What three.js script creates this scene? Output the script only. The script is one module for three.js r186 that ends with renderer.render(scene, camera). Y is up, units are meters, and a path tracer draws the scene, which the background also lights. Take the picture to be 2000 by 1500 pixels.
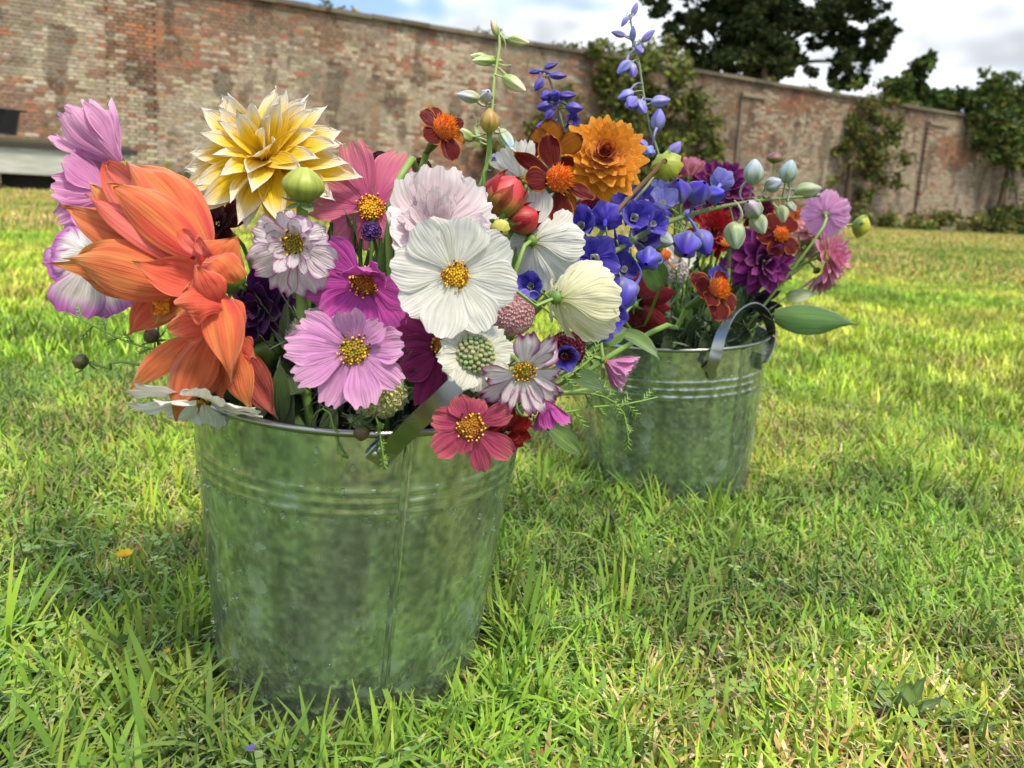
import * as THREE from 'three';
import { mergeGeometries } from 'three/addons/utils/BufferGeometryUtils.js';

/* ------------------------------------------------ camera, sky, sun */
const W = 2000, H = 1500, F = 1455, SHIFT = 141, EYE = 0.40;
const rad = (d) => d * Math.PI / 180;
const scene = new THREE.Scene();
const camera = new THREE.PerspectiveCamera(2 * Math.atan(H / 2 / F) * 180 / Math.PI, W / H, 0.02, 500);
camera.position.set(0, EYE, 0);
camera.rotation.set(rad(-9), 0, rad(3.4), 'YXZ');
camera.setViewOffset(W, H, 0, SHIFT, W, H);
camera.focus = 0.56; camera.userData.fStop = 9;
camera.updateMatrixWorld(true);
const renderer = new THREE.WebGLRenderer();
renderer.toneMapping = THREE.LinearToneMapping;
renderer.toneMappingExposure = 1.68;
renderer.shadowMap.enabled = true;

/* random numbers and noise */
let seed_ = 7;
const reseed = (s) => { seed_ = (s * 2654435761) >>> 0; };
const rnd = () => { seed_ = (seed_ + 0x6d2b79f5) | 0; let t = Math.imul(seed_ ^ (seed_ >>> 15), 1 | seed_); t = (t + Math.imul(t ^ (t >>> 7), 61 | t)) ^ t; return ((t ^ (t >>> 14)) >>> 0) / 4294967296; };
const rr = (a, b) => a + (b - a) * rnd();
const hash = (x, y, z) => { let h = Math.imul(x, 374761393) ^ Math.imul(y, 668265263) ^ Math.imul(z, 2147483647 - 1274126177); h = Math.imul(h ^ (h >>> 13), 1274126177); return ((h ^ (h >>> 16)) >>> 0) / 4294967296; };
const sm = (t) => t * t * (3 - 2 * t), lerp = (a, b, t) => a + (b - a) * t, clamp = (x, a = 0, b = 1) => Math.min(b, Math.max(a, x));
const step = (a, b, x) => sm(clamp((x - a) / (b - a)));
function noise(x, y, z = 0) {
  const X = Math.floor(x), Y = Math.floor(y), Z = Math.floor(z), u = sm(x - X), v = sm(y - Y), w = sm(z - Z);
  const p = (i) => lerp(lerp(hash(X, Y, Z + i), hash(X + 1, Y, Z + i), u), lerp(hash(X, Y + 1, Z + i), hash(X + 1, Y + 1, Z + i), u), v);
  return lerp(p(0), p(1), w);
}
const fbm = (x, y, z = 0, o = 4) => { let s = 0, a = 0.5, n = 0; for (let i = 0; i < o; i++) { s += a * noise(x, y, z + i * 7.3); n += a; a *= 0.5; x *= 2.03; y *= 2.03; z *= 2.03; } return s / n; };
const C = (hex) => new THREE.Color(hex).toArray();
const mixc = (a, b, t) => [lerp(a[0], b[0], t), lerp(a[1], b[1], t), lerp(a[2], b[2], t)];

const SUN = new THREE.Vector3(0.34, 1.0, 0.42).normalize();
{ // broken white cloud with a few blue gaps
  const w = 1024, h = 512, data = new Float32Array(w * h * 4);
  for (let j = 0; j < h; j++) for (let i = 0; i < w; i++) {
    const up = ((j + 0.5) / h - 0.5) * Math.PI, az = ((i + 0.5) / w - 0.5) * 2 * Math.PI;
    const x = Math.cos(up) * Math.cos(az), y = Math.sin(up), z = Math.cos(up) * Math.sin(az);
    const yy = Math.max(y, 0) + 0.16, cx = x / yy * 1.5, cz = z / yy * 1.5;
    const n = fbm(cx + 3.1, cz + 1.7, 0.5, 5), shade = fbm(cx * 1.7 + 11, cz * 1.7 + 5, 3.5, 4);
    const cover = step(0.36, 0.47, n);
    const lit = lerp(0.34, 0.70, step(0.34, 0.62, shade)) * (1 + 1.5 * Math.max(y, 0));
    const cloud = [0.93 * lit, 0.98 * lit, 1.04 * lit], blue = mixc([0.36, 0.50, 0.70], [0.15, 0.32, 0.75], clamp(y * 1.6));
    const c = mixc(blue, cloud, cover), k = (j * w + i) * 4;
    data[k] = c[0]; data[k + 1] = c[1]; data[k + 2] = c[2]; data[k + 3] = 1;
  }
  const t = new THREE.DataTexture(data, w, h, THREE.RGBAFormat, THREE.FloatType);
  t.mapping = THREE.EquirectangularReflectionMapping; t.magFilter = THREE.LinearFilter; t.needsUpdate = true;
  scene.background = t; scene.environment = t;
}
const sun = new THREE.DirectionalLight(0xffeed2, 2.9);
sun.position.copy(SUN).multiplyScalar(30); sun.castShadow = true; sun.shadow.radius = 14;
sun.shadow.mapSize.set(4096, 4096);
Object.assign(sun.shadow.camera, { left: -30, right: 30, top: 30, bottom: -30, near: 1, far: 90 });
sun.name = 'sun'; scene.add(sun);

/* ------------------------------------------------ helpers */
const V = (x, y, z) => new THREE.Vector3(x, y, z);
const at = (px, py, d) => V((px - W / 2) / F * d, -(py + SHIFT - H / 2) / F * d, -d).applyMatrix4(camera.matrixWorld);
const dirCam = (a) => V(...a).transformDirection(camera.matrixWorld);
const px2m = (p, d) => p * d / F;
const used = {};
function numbered(n) { const k = used[n] = (used[n] ?? -1) + 1; return k ? n + '_' + String(k).padStart(3, '0') : n; }
function tag(o, label, category, group, kind) { if (label) o.userData.label = label; if (category) o.userData.category = category; if (group) o.userData.group = group; if (kind) o.userData.kind = kind; return o; }
function thing(name, label, category, pos = V(0, 0, 0), group) { const g = new THREE.Group(); g.name = numbered(name); g.position.copy(pos); scene.add(g); return tag(g, label, category, group); }
function part(name, geo, mat, parent) { const m = new THREE.Mesh(geo, mat); m.name = name; m.castShadow = m.receiveShadow = true; parent.add(m); return m; }
function top(name, geo, mat, kind, label, category) { const m = new THREE.Mesh(geo, mat); m.name = numbered(name); m.castShadow = m.receiveShadow = true; scene.add(m); return tag(m, label, category, null, kind); }
function toLocal(g, pts) { g.updateMatrixWorld(true); const inv = g.matrixWorld.clone().invert(); return pts.map((p) => p.clone().applyMatrix4(inv)); }

/* growing buffer of triangles with colour and uv */
class Buf {
  constructor() { this.p = []; this.c = []; this.u = []; this.i = []; }
  v(x, y, z, c, u = 0, w = 0) { this.p.push(x, y, z); this.c.push(c[0], c[1], c[2]); this.u.push(u, w); return this.p.length / 3 - 1; }
  t(a, b, c) { this.i.push(a, b, c); }
  geo() {
    const g = new THREE.BufferGeometry();
    g.setAttribute('position', new THREE.Float32BufferAttribute(this.p, 3));
    g.setAttribute('color', new THREE.Float32BufferAttribute(this.c, 3));
    g.setAttribute('uv', new THREE.Float32BufferAttribute(this.u, 2));
    g.setIndex(this.i); g.computeVertexNormals(); return g;
  }
}
function paint(geo, c) { // constant or per-vertex colour
  const n = geo.attributes.position.count, a = new Float32Array(n * 3), p = geo.attributes.position;
  for (let i = 0; i < n; i++) { const k = typeof c === 'function' ? c(p.getX(i), p.getY(i), p.getZ(i), i) : c; a.set(k, i * 3); }
  geo.setAttribute('color', new THREE.BufferAttribute(a, 3)); return geo;
}
const plain = (g) => { const o = g.index ? g.toNonIndexed() : g; for (const k of Object.keys(o.attributes)) if (!['position', 'normal', 'uv', 'color'].includes(k)) o.deleteAttribute(k); return o; };
const merge = (list) => mergeGeometries(list.map(plain), false);
function tube(pts, r0, r1, col, seg = 14, sides = 6, col2) { // tapered tube along a curve
  const cv = new THREE.CatmullRomCurve3(pts, false, 'centripetal'), fr = cv.computeFrenetFrames(seg, false), b = new Buf(), cc = V(0, 0, 0);
  for (let i = 0; i <= seg; i++) {
    const t = i / seg, r = lerp(r0, r1, t), c = col2 ? mixc(col, col2, t) : col; cv.getPointAt(t, cc);
    for (let j = 0; j <= sides; j++) {
      const a = j / sides * Math.PI * 2, n = fr.normals[i], m = fr.binormals[i], k = Math.cos(a) * r, l = Math.sin(a) * r;
      b.v(cc.x + n.x * k + m.x * l, cc.y + n.y * k + m.y * l, cc.z + n.z * k + m.z * l, c, j / sides, t * 8);
    }
  }
  for (let i = 0; i < seg; i++) for (let j = 0; j < sides; j++) { const a = i * (sides + 1) + j, d = a + sides + 1; b.t(a, d, a + 1); b.t(d, d + 1, a + 1); }
  return b.geo();
}

/* textures */
function tex(w, h, f, srgb = true) {
  const d = new Uint8Array(w * h * 4);
  for (let j = 0; j < h; j++) for (let i = 0; i < w; i++) { const c = f(i / w, j / h, i, j), k = (j * w + i) * 4; d[k] = clamp(c[0]) * 255; d[k + 1] = clamp(c[1]) * 255; d[k + 2] = clamp(c[2]) * 255; d[k + 3] = 255; }
  const t = new THREE.DataTexture(d, w, h); t.wrapS = t.wrapT = THREE.RepeatWrapping; t.magFilter = THREE.LinearFilter; t.minFilter = THREE.LinearMipmapLinearFilter; t.generateMipmaps = true;
  if (srgb) t.colorSpace = THREE.SRGBColorSpace; t.needsUpdate = true; return t;
}
const veinF = (u, v) => { const s = noise(u * 26 + 3, v * 2.2), f = noise(u * 70 + 9, v * 5), q = noise(u * 9, v * 9 + 4); return 0.55 * s + 0.3 * f + 0.15 * q; };
const veinTex = tex(256, 128, (u, v) => { const k = 0.80 + 0.20 * veinF(u, v); return [k, k, k]; });
const veinBump = tex(256, 128, (u, v) => { const k = veinF(u, v); return [k, k, k]; }, false);

const petalMat = new THREE.MeshPhysicalMaterial({ name: 'petal', vertexColors: true, side: THREE.DoubleSide, map: veinTex, bumpMap: veinBump, bumpScale: 0.0008, roughness: 0.96, transmission: 0.38, thickness: 0, specularIntensity: 0.4 });
const softMat = new THREE.MeshPhysicalMaterial({ name: 'floret', vertexColors: true, side: THREE.DoubleSide, roughness: 0.97, transmission: 0.25, thickness: 0, specularIntensity: 0.4 });
const waxMat = new THREE.MeshPhysicalMaterial({ name: 'bud skin', vertexColors: true, side: THREE.DoubleSide, roughness: 0.48, map: veinTex, specularIntensity: 0.8 });
const stemMat = new THREE.MeshPhysicalMaterial({ name: 'stem', vertexColors: true, side: THREE.DoubleSide, roughness: 0.55 });
const leafMat = new THREE.MeshPhysicalMaterial({ name: 'leaf', vertexColors: true, side: THREE.DoubleSide, roughness: 0.95, map: veinTex, bumpMap: veinBump, bumpScale: 0.0006, transmission: 0.25, thickness: 0, clearcoat: 0.08, clearcoatRoughness: 0.5 });
const discMat = new THREE.MeshStandardMaterial({ name: 'disc florets', vertexColors: true, roughness: 0.7 });
const grassMat = new THREE.MeshPhysicalMaterial({ name: 'grass blade', vertexColors: true, side: THREE.DoubleSide, roughness: 0.95, transmission: 0.32, thickness: 0, clearcoat: 0.3, clearcoatRoughness: 0.42 });
const grassFar = new THREE.MeshStandardMaterial({ name: 'far grass blade', vertexColors: true, side: THREE.DoubleSide, roughness: 0.6 });
const treeMat = new THREE.MeshPhysicalMaterial({ name: 'tree foliage', vertexColors: true, side: THREE.DoubleSide, roughness: 0.95, transmission: 0.2, thickness: 0, specularIntensity: 0.3 });
const barkMat = new THREE.MeshStandardMaterial({ name: 'bark', vertexColors: true, roughness: 0.9 });

/* ------------------------------------------------ ground */
{
  const thatch = tex(512, 512, (u, v) => {
    const a = noise(u * 140, v * 50), b = noise(u * 48 + 3, v * 150 + 9), c = fbm(u * 8, v * 8, 2), s = 0.5 * a + 0.5 * b;
    return mixc(mixc([0.30, 0.33, 0.10], [0.46, 0.47, 0.17], s), mixc([0.34, 0.26, 0.15], [0.60, 0.52, 0.30], s), step(0.42, 0.62, c));
  });
  thatch.repeat.set(3, 3);
  const g = new THREE.PlaneGeometry(160, 160, 80, 80); g.rotateX(-Math.PI / 2);
  for (let i = 0; i < g.attributes.uv.count; i++) g.attributes.uv.setXY(i, g.attributes.position.getX(i), g.attributes.position.getZ(i));
  top('lawn', g, new THREE.MeshStandardMaterial({ name: 'thatch and soil', map: thatch, bumpMap: thatch, bumpScale: 0.01, roughness: 0.95 }), 'structure', 'mown lawn with patches of straw under the grass');
}
const B1 = V(-0.123, 0, -0.592), B2 = V(0.243, 0, -1.052);

/* grass: tufts of single blades; the blades of each sort are instances */
const GREENS = [C('#8aa822'), C('#9eb82c'), C('#789a22'), C('#b2c340'), C('#628620'), C('#a4b032')], STRAWS = [C('#d4be86'), C('#bea062'), C('#e0d09c'), C('#a4854c')];
function blade(b, x, z, h, w, az, lean, bend, col, segs = 3, y0 = -0.004) {
  let a = lean, y = y0, r = 0; const dx = Math.cos(az), dz = Math.sin(az), sx = -dz, sz = dx, L = h / segs; let last = null;
  for (let k = 0; k <= segs; k++) {
    const t = k / segs, hw = w * 0.5 * (k === segs ? 0.18 : 1 - 0.45 * t * t), X = x + dx * r, Z = z + dz * r;
    const l = b.v(X - sx * hw, y, Z - sz * hw, col, 0, t), m = b.v(X + sx * hw, y, Z + sz * hw, col, 1, t);
    if (last) { b.t(last[0], last[1], l); b.t(last[1], m, l); }
    last = [l, m]; y += Math.cos(a) * L; r += Math.sin(a) * L; a += bend / segs;
  }
}
function tuftGeo(n, spread, h0, h1, w, straw, flat = 0.5, segs = 3) {
  const b = new Buf();
  for (let i = 0; i < n; i++) {
    const s = rnd() < straw, k = rr(0.75, 1.2), base = (s ? STRAWS : GREENS)[Math.floor(rnd() * (s ? 4 : 6))], a = rnd() * 6.283, q = Math.sqrt(rnd()) * spread;
    blade(b, Math.cos(a) * q, Math.sin(a) * q, rr(h0, h1) * (s ? 0.85 : 1), w * rr(0.6, 1.35), rnd() * 6.283, rnd() < flat ? rr(0.5, 1.35) : rr(0.02, 0.5), rr(0.1, 1.1), base.map((v) => v * k), segs);
  }
  return b.geo();
}
const inBucket = (x, z) => Math.hypot(x - B1.x, z - B1.z) < 0.122 || Math.hypot(x - B2.x, z - B2.z) < 0.127;
const patch = (x, z) => fbm(x * 2.3 + 40, z * 2.3 + 17, 1, 3);
function scatter(name, label, geos, count, place, size, tint) {
  const M = new THREE.Matrix4(), q = new THREE.Quaternion(), e = new THREE.Euler(), col = new THREE.Color(), per = geos.map(() => []);
  for (let i = 0; i < count; i++) { const p = place(); if (p && !inBucket(p[0], p[1])) per[Math.floor(rnd() * geos.length)].push(p); }
  geos.forEach((g, k) => {
    if (!per[k].length) return;
    const m = new THREE.InstancedMesh(g, label.includes('near lawn') || label.includes('foot') ? grassMat : grassFar, per[k].length); m.name = numbered(name); m.castShadow = m.receiveShadow = true;
    per[k].forEach(([x, z], i) => {
      q.setFromEuler(e.set(rr(-0.15, 0.15), rnd() * 6.283, rr(-0.15, 0.15))); const s = size(x, z);
      M.compose(V(x, 0, z), q, V(s, s * rr(0.8, 1.15), s)); m.setMatrixAt(i, M); const c = tint(x, z); m.setColorAt(i, col.setRGB(c[0], c[1], c[2]));
    });
    scene.add(m); tag(m, label, 'grass', null, 'stuff');
  });
}
const wedge = (d0, d1, half) => () => { const d = Math.sqrt(rr(d0 * d0, d1 * d1)), a = rr(-half, half); return [Math.sin(a) * d, -Math.cos(a) * d]; };
const far = (x, z) => { const d = -z; return d; };
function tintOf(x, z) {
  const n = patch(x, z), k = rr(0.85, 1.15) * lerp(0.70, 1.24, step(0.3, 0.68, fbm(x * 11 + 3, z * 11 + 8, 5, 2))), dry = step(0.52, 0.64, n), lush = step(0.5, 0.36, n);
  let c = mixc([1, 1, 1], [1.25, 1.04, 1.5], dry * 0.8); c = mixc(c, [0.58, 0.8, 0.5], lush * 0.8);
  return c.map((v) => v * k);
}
reseed(11);
{
  const near = [0, 1, 2, 3, 4].map((i) => tuftGeo(10, 0.014, 0.016, 0.052, 0.0035, [0.2, 0.32, 0.14, 0.66, 0.24][i], 0.74));
  const tall = [0, 1, 2].map(() => tuftGeo(7, 0.014, 0.035, 0.082, 0.0042, 0.0, 0.45, 4));
  const rect = () => [rr(-1.15, 1.45), rr(-1.95, 0.05)];
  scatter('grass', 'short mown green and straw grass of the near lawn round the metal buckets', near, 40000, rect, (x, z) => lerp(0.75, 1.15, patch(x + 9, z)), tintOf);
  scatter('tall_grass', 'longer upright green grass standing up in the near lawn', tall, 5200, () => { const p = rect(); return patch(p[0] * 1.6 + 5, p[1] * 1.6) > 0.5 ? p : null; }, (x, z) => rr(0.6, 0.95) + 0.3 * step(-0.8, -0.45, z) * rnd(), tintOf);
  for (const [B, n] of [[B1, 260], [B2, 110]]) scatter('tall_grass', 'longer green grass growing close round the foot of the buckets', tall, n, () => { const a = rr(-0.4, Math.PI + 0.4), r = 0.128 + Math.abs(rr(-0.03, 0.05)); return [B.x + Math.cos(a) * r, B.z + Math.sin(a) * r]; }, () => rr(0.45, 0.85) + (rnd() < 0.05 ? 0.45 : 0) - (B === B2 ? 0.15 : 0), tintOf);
  const mid = [0, 1, 2, 3].map((i) => tuftGeo(9, 0.025, 0.022, 0.055, 0.0042, 0.1 + 0.08 * i, 0.5, 2));
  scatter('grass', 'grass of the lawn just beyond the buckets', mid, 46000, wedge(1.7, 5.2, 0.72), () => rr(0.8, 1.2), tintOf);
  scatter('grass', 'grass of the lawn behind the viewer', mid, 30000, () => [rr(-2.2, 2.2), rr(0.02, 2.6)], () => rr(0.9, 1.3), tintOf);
  const wide = [0, 1, 2].map((i) => tuftGeo(10, 0.07, 0.025, 0.06, 0.008, 0.15 + 0.1 * i, 0.45, 2));
  const strip = (x, z) => { // bands of mown and dry grass beside the wall
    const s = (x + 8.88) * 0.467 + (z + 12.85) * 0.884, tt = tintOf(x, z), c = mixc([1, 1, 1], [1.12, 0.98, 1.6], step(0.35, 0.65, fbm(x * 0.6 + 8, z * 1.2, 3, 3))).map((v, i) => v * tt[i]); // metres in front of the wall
    const dry = step(1.6, 2.6, s) * step(8.5, 4.5, s), green = step(2.4, 1.2, s);
    return mixc(mixc(c, [1.35, 1.0, 1.9], dry * 0.75), [0.55, 0.72, 0.55], green * 0.8);
  };
  scatter('meadow_grass', 'mown grass of the middle lawn reaching towards the brick wall', wide, 60000, wedge(5, 12.5, 0.72), () => rr(0.8, 1.25), strip);
  scatter('meadow_grass', 'far lawn grass lying before the brick wall', wide, 70000, () => { const p = wedge(12, 34, 0.76)(); const s = (p[0] + 8.88) * 0.467 + (p[1] + 12.85) * 0.884; return s > 0.1 ? p : null; }, () => rr(1.1, 1.7), strip);
}

/* ------------------------------------------------ the garden wall */
const WA = V(-8.88, 0, -12.85), WD = V(0.884, 0, -0.467).normalize(), WN = V(0.467, 0, 0.884).normalize(), WH = 3.74;
function onWall(px, py, off = 0) { // [metres along the wall, height] seen at a pixel
  const o = camera.position, d = at(px, py, 1).sub(o), t = WA.clone().addScaledVector(WN, off).sub(o).dot(WN) / d.dot(WN), p = o.clone().addScaledVector(d, t);
  return [p.clone().sub(WA).dot(WD), p.y];
}
const wallPt = (s, y, off = 0) => WA.clone().addScaledVector(WD, s).addScaledVector(WN, off).setY(y);
reseed(21);
{
  const wall = thing('garden_wall', 'long tall weathered brick wall with flat coping behind the lawn', 'wall', WA);
  wall.quaternion.setFromRotationMatrix(new THREE.Matrix4().makeBasis(WD, V(0, 1, 0), WN));
  const S0 = -3.5, S1 = 44;
  const mort = tex(512, 256, (u, v) => { const n = fbm(u * 30, v * 30, 1), k = fbm(u * 5, v * 5, 7); return mixc(mixc([0.56, 0.53, 0.46], [0.76, 0.73, 0.65], n), [0.40, 0.37, 0.32], step(0.55, 0.75, k) * 0.7); });
  mort.repeat.set(0.25, 0.5);
  const core = new THREE.BoxGeometry(S1 - S0, WH, 0.34); core.translate((S0 + S1) / 2, WH / 2, -0.187);
  for (let i = 0; i < core.attributes.uv.count; i++) core.attributes.uv.setXY(i, core.attributes.position.getX(i), core.attributes.position.getY(i));
  part('mortar_core', core, new THREE.MeshStandardMaterial({ name: 'lime mortar', map: mort, roughness: 0.95, bumpMap: mort, bumpScale: 0.01 }), wall);
  const speck = tex(1024, 1024, (u, v) => { const n = fbm(u * 90, v * 90, 3), l = fbm(u * 40, v * 40, 8, 3), m = fbm(u * 14, v * 10, 5, 4), d = fbm(u * 16 + 4, v * 9, 12, 4); let c = [0.72 + 0.36 * n, 0.71 + 0.35 * n, 0.69 + 0.34 * n]; c = mixc(c, [0.98, 0.97, 0.92], step(0.60, 0.68, l) * 0.6); c = mixc(c, [0.93, 0.94, 0.88], step(0.52, 0.62, m) * 0.35); return mixc(c, [0.42, 0.40, 0.37], step(0.56, 0.66, d) * 0.45); });
  speck.repeat.set(0.21, 0.21);
  const brickMat = new THREE.MeshStandardMaterial({ name: 'old brick', vertexColors: true, map: speck, roughness: 0.92 });
  const pale = [C('#bfb7a6'), C('#b5aa96'), C('#cec6b2'), C('#a89e8c'), C('#beb09c'), C('#b49e88')], red = [C('#b4714f'), C('#a36346'), C('#bf7f54'), C('#946050'), C('#b8683f')], dark = [C('#6d6258'), C('#5a5049'), C('#77695c')], brown = [C('#94705a'), C('#86614d'), C('#a07d66')];
  const pick = (a) => a[Math.floor(rnd() * a.length)];
  function tone(s, y) {
    const e = fbm(s * 0.42 + 3, y * 0.8 + 9, 2, 4) + rr(-0.09, 0.09) - 0.02 * Math.max(0, s - 12) * 0.25, d = fbm(s * 0.5 + 30, y * 0.5 + 2, 5, 3) + rr(-0.06, 0.06) + 0.16 * step(WH - 0.9, WH, y) ;
    let c = e > 0.675 ? pick(red) : e > 0.555 ? pick(brown) : pick(pale);
    if (rnd() < 0.08) c = pick(red); else if (d > 0.6) c = mixc(c, pick(dark), 0.5); else if (rnd() < 0.03) c = C('#cec8ba');
    const old = lerp(1.0, 0.78, step(8, 16, s)), gr = (c[0] + c[1] + c[2]) / 3; return c.map((v, i) => lerp(lerp(v, gr, 0.18), [0.40, 0.30, 0.215][i], 0.2) * rr(0.93, 1.06) * old);
  }
  // pilasters: shallow brick piers
  const piers = [onWall(255, 150)[0], onWall(1460, 260)[0], onWall(1815, 330)[0]].map((s, i) => ({ s, w: [0.8, 0.8, 0.9][i], d: [0.03, 0.1, 0.12][i], h: [WH, 3.3, 3.3][i] }));
  const boxG = (c) => { const g = new THREE.BoxGeometry(1, 1, 1); const uv = g.attributes.uv; return c ? paint(g, c) : g; };
  const stuff = [], singles = [], CH = 0.068, rows = Math.floor(WH / CH);
  for (let r = 0; r < rows; r++) {
    let s = S0 + (r % 2) * 0.06; const y = r * CH + CH / 2;
    for (let k = 0; s < S1 - 0.3; k++) {
      const head = (k % 2) === (r % 2) ? 0 : 1, w = (head ? 0.1 : 0.205), c = tone(s, y);
      const item = { s: s + w / 2, y, w: w - 0.012 * rr(0.6, 1.4), h: 0.055 * rr(0.92, 1.05), off: rr(-0.004, 0.006), c, d: 0 };
      for (const p of piers) if (Math.abs(item.s - p.s) < p.w / 2 && y < p.h) item.d = p.d;
      s += w + 0.003;
      const n = Math.hypot(item.s - 5.2, (y - 2.2) * 0.8);
      if (item.s < 36 || !(k % 2)) { if (!head && item.s > 1.0 && n < 5 && singles.length < 280 && hash(r, k, 5) < 0.35) singles.push(item); else stuff.push(item); }
    }
  }
  const put = (b, it) => {
    const x0 = it.s - it.w / 2, x1 = it.s + it.w / 2, y0 = it.y - it.h / 2, y1 = it.y + it.h / 2, z = it.d + it.off, zb = -0.03, u = it.s * 1, w = it.y;
    const q = (a, bb, c, d) => { const i = [a, bb, c, d].map((p) => b.v(p[0], p[1], p[2], it.c, p[0] + p[2], p[1])); b.t(i[0], i[1], i[2]); b.t(i[0], i[2], i[3]); };
    q([x0, y0, z], [x1, y0, z], [x1, y1, z], [x0, y1, z]); q([x0, y1, z], [x1, y1, z], [x1, y1, zb], [x0, y1, zb]); q([x1, y0, z], [x1, y0, zb], [x1, y1, zb], [x1, y1, z]); q([x0, y0, zb], [x0, y0, z], [x0, y1, z], [x0, y1, zb]); q([x0, y0, zb], [x1, y0, zb], [x1, y0, z], [x0, y0, z]);
  };
  const b = new Buf(); stuff.forEach((it) => put(b, it));
  tag(part('brickwork', b.geo(), brickMat, wall), null, null, null, 'stuff');
  const mats = [...pale, ...red, ...brown, ...dark].map((c) => { const m = new THREE.MeshStandardMaterial({ name: 'single brick', map: speck, roughness: 0.92 }); m.color.setRGB(...c); return m; });
  const unit = boxG();
  singles.forEach((it) => {
    let best = mats[0], bd = 9; for (const m of mats) { const dd = Math.abs(m.color.r - it.c[0]) + Math.abs(m.color.g - it.c[1]) + Math.abs(m.color.b - it.c[2]); if (dd < bd) { bd = dd; best = m; } }
    const m = part('brick', unit, best, wall); m.scale.set(it.w, it.h, 0.06); m.position.set(it.s, it.y, it.d + it.off - 0.03); m.rotation.z = rr(-0.006, 0.006);
  });
  // pier bodies behind their bricks and stone caps
  piers.forEach((p, i) => {
    if (i === 0) return;
    const g = new THREE.BoxGeometry(p.w - 0.02, p.h, p.d); g.translate(p.s, p.h / 2, p.d / 2 - 0.012); part('pier', g, new THREE.MeshStandardMaterial({ name: 'pier mortar', color: C('#7c7164') && new THREE.Color('#7c7164'), roughness: 0.95 }), wall);
    const c = new THREE.BoxGeometry(p.w + 0.06, 0.1, p.d + 0.06); c.translate(p.s, p.h + 0.053, p.d / 2 + 0.03); part('pier_cap', c, new THREE.MeshStandardMaterial({ name: 'pier cap stone', color: 0x8d8373, map: speck, roughness: 0.95 }), wall);
  });
  const capMats = ['#6f6a60', '#7d776b', '#625d55'].map((c) => new THREE.MeshStandardMaterial({ name: 'coping stone', color: c, map: speck, roughness: 0.95 }));
  for (let s = S0; s < S1; s += 0.62) { const g = new THREE.BoxGeometry(0.612, 0.085, 0.5); const m = part('coping_stone', g, capMats[Math.floor(rnd() * 3)], wall); m.position.set(s + 0.3, WH + 0.045 + rr(-0.008, 0.008), -0.16 + rr(-0.01, 0.01)); m.rotation.x = 0.06; }
}

/* foliage clouds: many small folded leaves in clumps */
const split = (cl, k = 5, f = 0.5) => cl.flatMap(([p, rx, ry, rz, n]) => Array.from({ length: k }, () => { const g = f * rr(0.6, 1.25); return [p.clone().add(V(rr(-0.8, 0.8) * rx, rr(-0.8, 0.8) * ry, rr(-0.7, 0.7) * rz)), rx * g, ry * g, rz * g, Math.round(n / k * rr(0.5, 1.3))]; }));
function leafCloud(b, clumps, size, cols, fill = 0.5) { // clumps: [Vector3, rx, ry, rz, count]
  for (const [p, rx, ry, rz, n] of clumps) {
    const tone = rr(0.75, 1.2);
    for (let i = 0; i < n; i++) {
      const a = rnd() * 6.283, z = rr(-1, 1), q = Math.sqrt(1 - z * z), r = Math.pow(rnd(), fill) * (0.55 + 0.95 * noise(a * 2 + p.x * 5, z * 3 + p.y * 3));
      const x = p.x + Math.cos(a) * q * r * rx, y = p.y + z * r * ry, w = p.z + Math.sin(a) * q * r * rz;
      const s = size * rr(0.6, 1.4), d = V(rr(-1, 1), rr(-0.8, 0.6), rr(-1, 1)).normalize(), e = V(rr(-1, 1), rr(-1, 1), rr(-1, 1)).cross(d).normalize().multiplyScalar(s * 0.32), f = d.clone().cross(e).multiplyScalar(0.4);
      const c = cols[Math.floor(rnd() * cols.length)].map((k) => k * tone * rr(0.8, 1.2));
      const i0 = b.v(x, y, w, c, 0.5, 0), i1 = b.v(x + d.x * s * 0.5 + e.x + f.x, y + d.y * s * 0.5 + e.y + f.y, w + d.z * s * 0.5 + e.z + f.z, c, 0, 0.5), i2 = b.v(x + d.x * s, y + d.y * s, w + d.z * s, c, 0.5, 1), i3 = b.v(x + d.x * s * 0.5 - e.x + f.x, y + d.y * s * 0.5 - e.y + f.y, w + d.z * s * 0.5 - e.z + f.z, c, 1, 0.5);
      b.t(i0, i1, i2); b.t(i0, i2, i3);
    }
  }
}
function plantThing(name, label, cat, foot, clumps, size, cols, limbs, barkCol, r0, fill, crown = 'crown') { // clumps in world space
  const g = thing(name, label, cat, foot), b = new Buf(), loc = split(clumps).map(([p, ...q]) => [p.clone().sub(foot), ...q]);
  if (limbs.length) part('trunk', merge(limbs.map(([pts, ra, rb]) => tube(pts.map((p) => p.clone().sub(foot)), ra, rb, barkCol, 10, 7))), barkMat, g);
  leafCloud(b, loc, size, cols, fill); tag(part(crown, b.geo(), treeMat, g), null, null, null, 'stuff');
  return g;
}
reseed(31);
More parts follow.
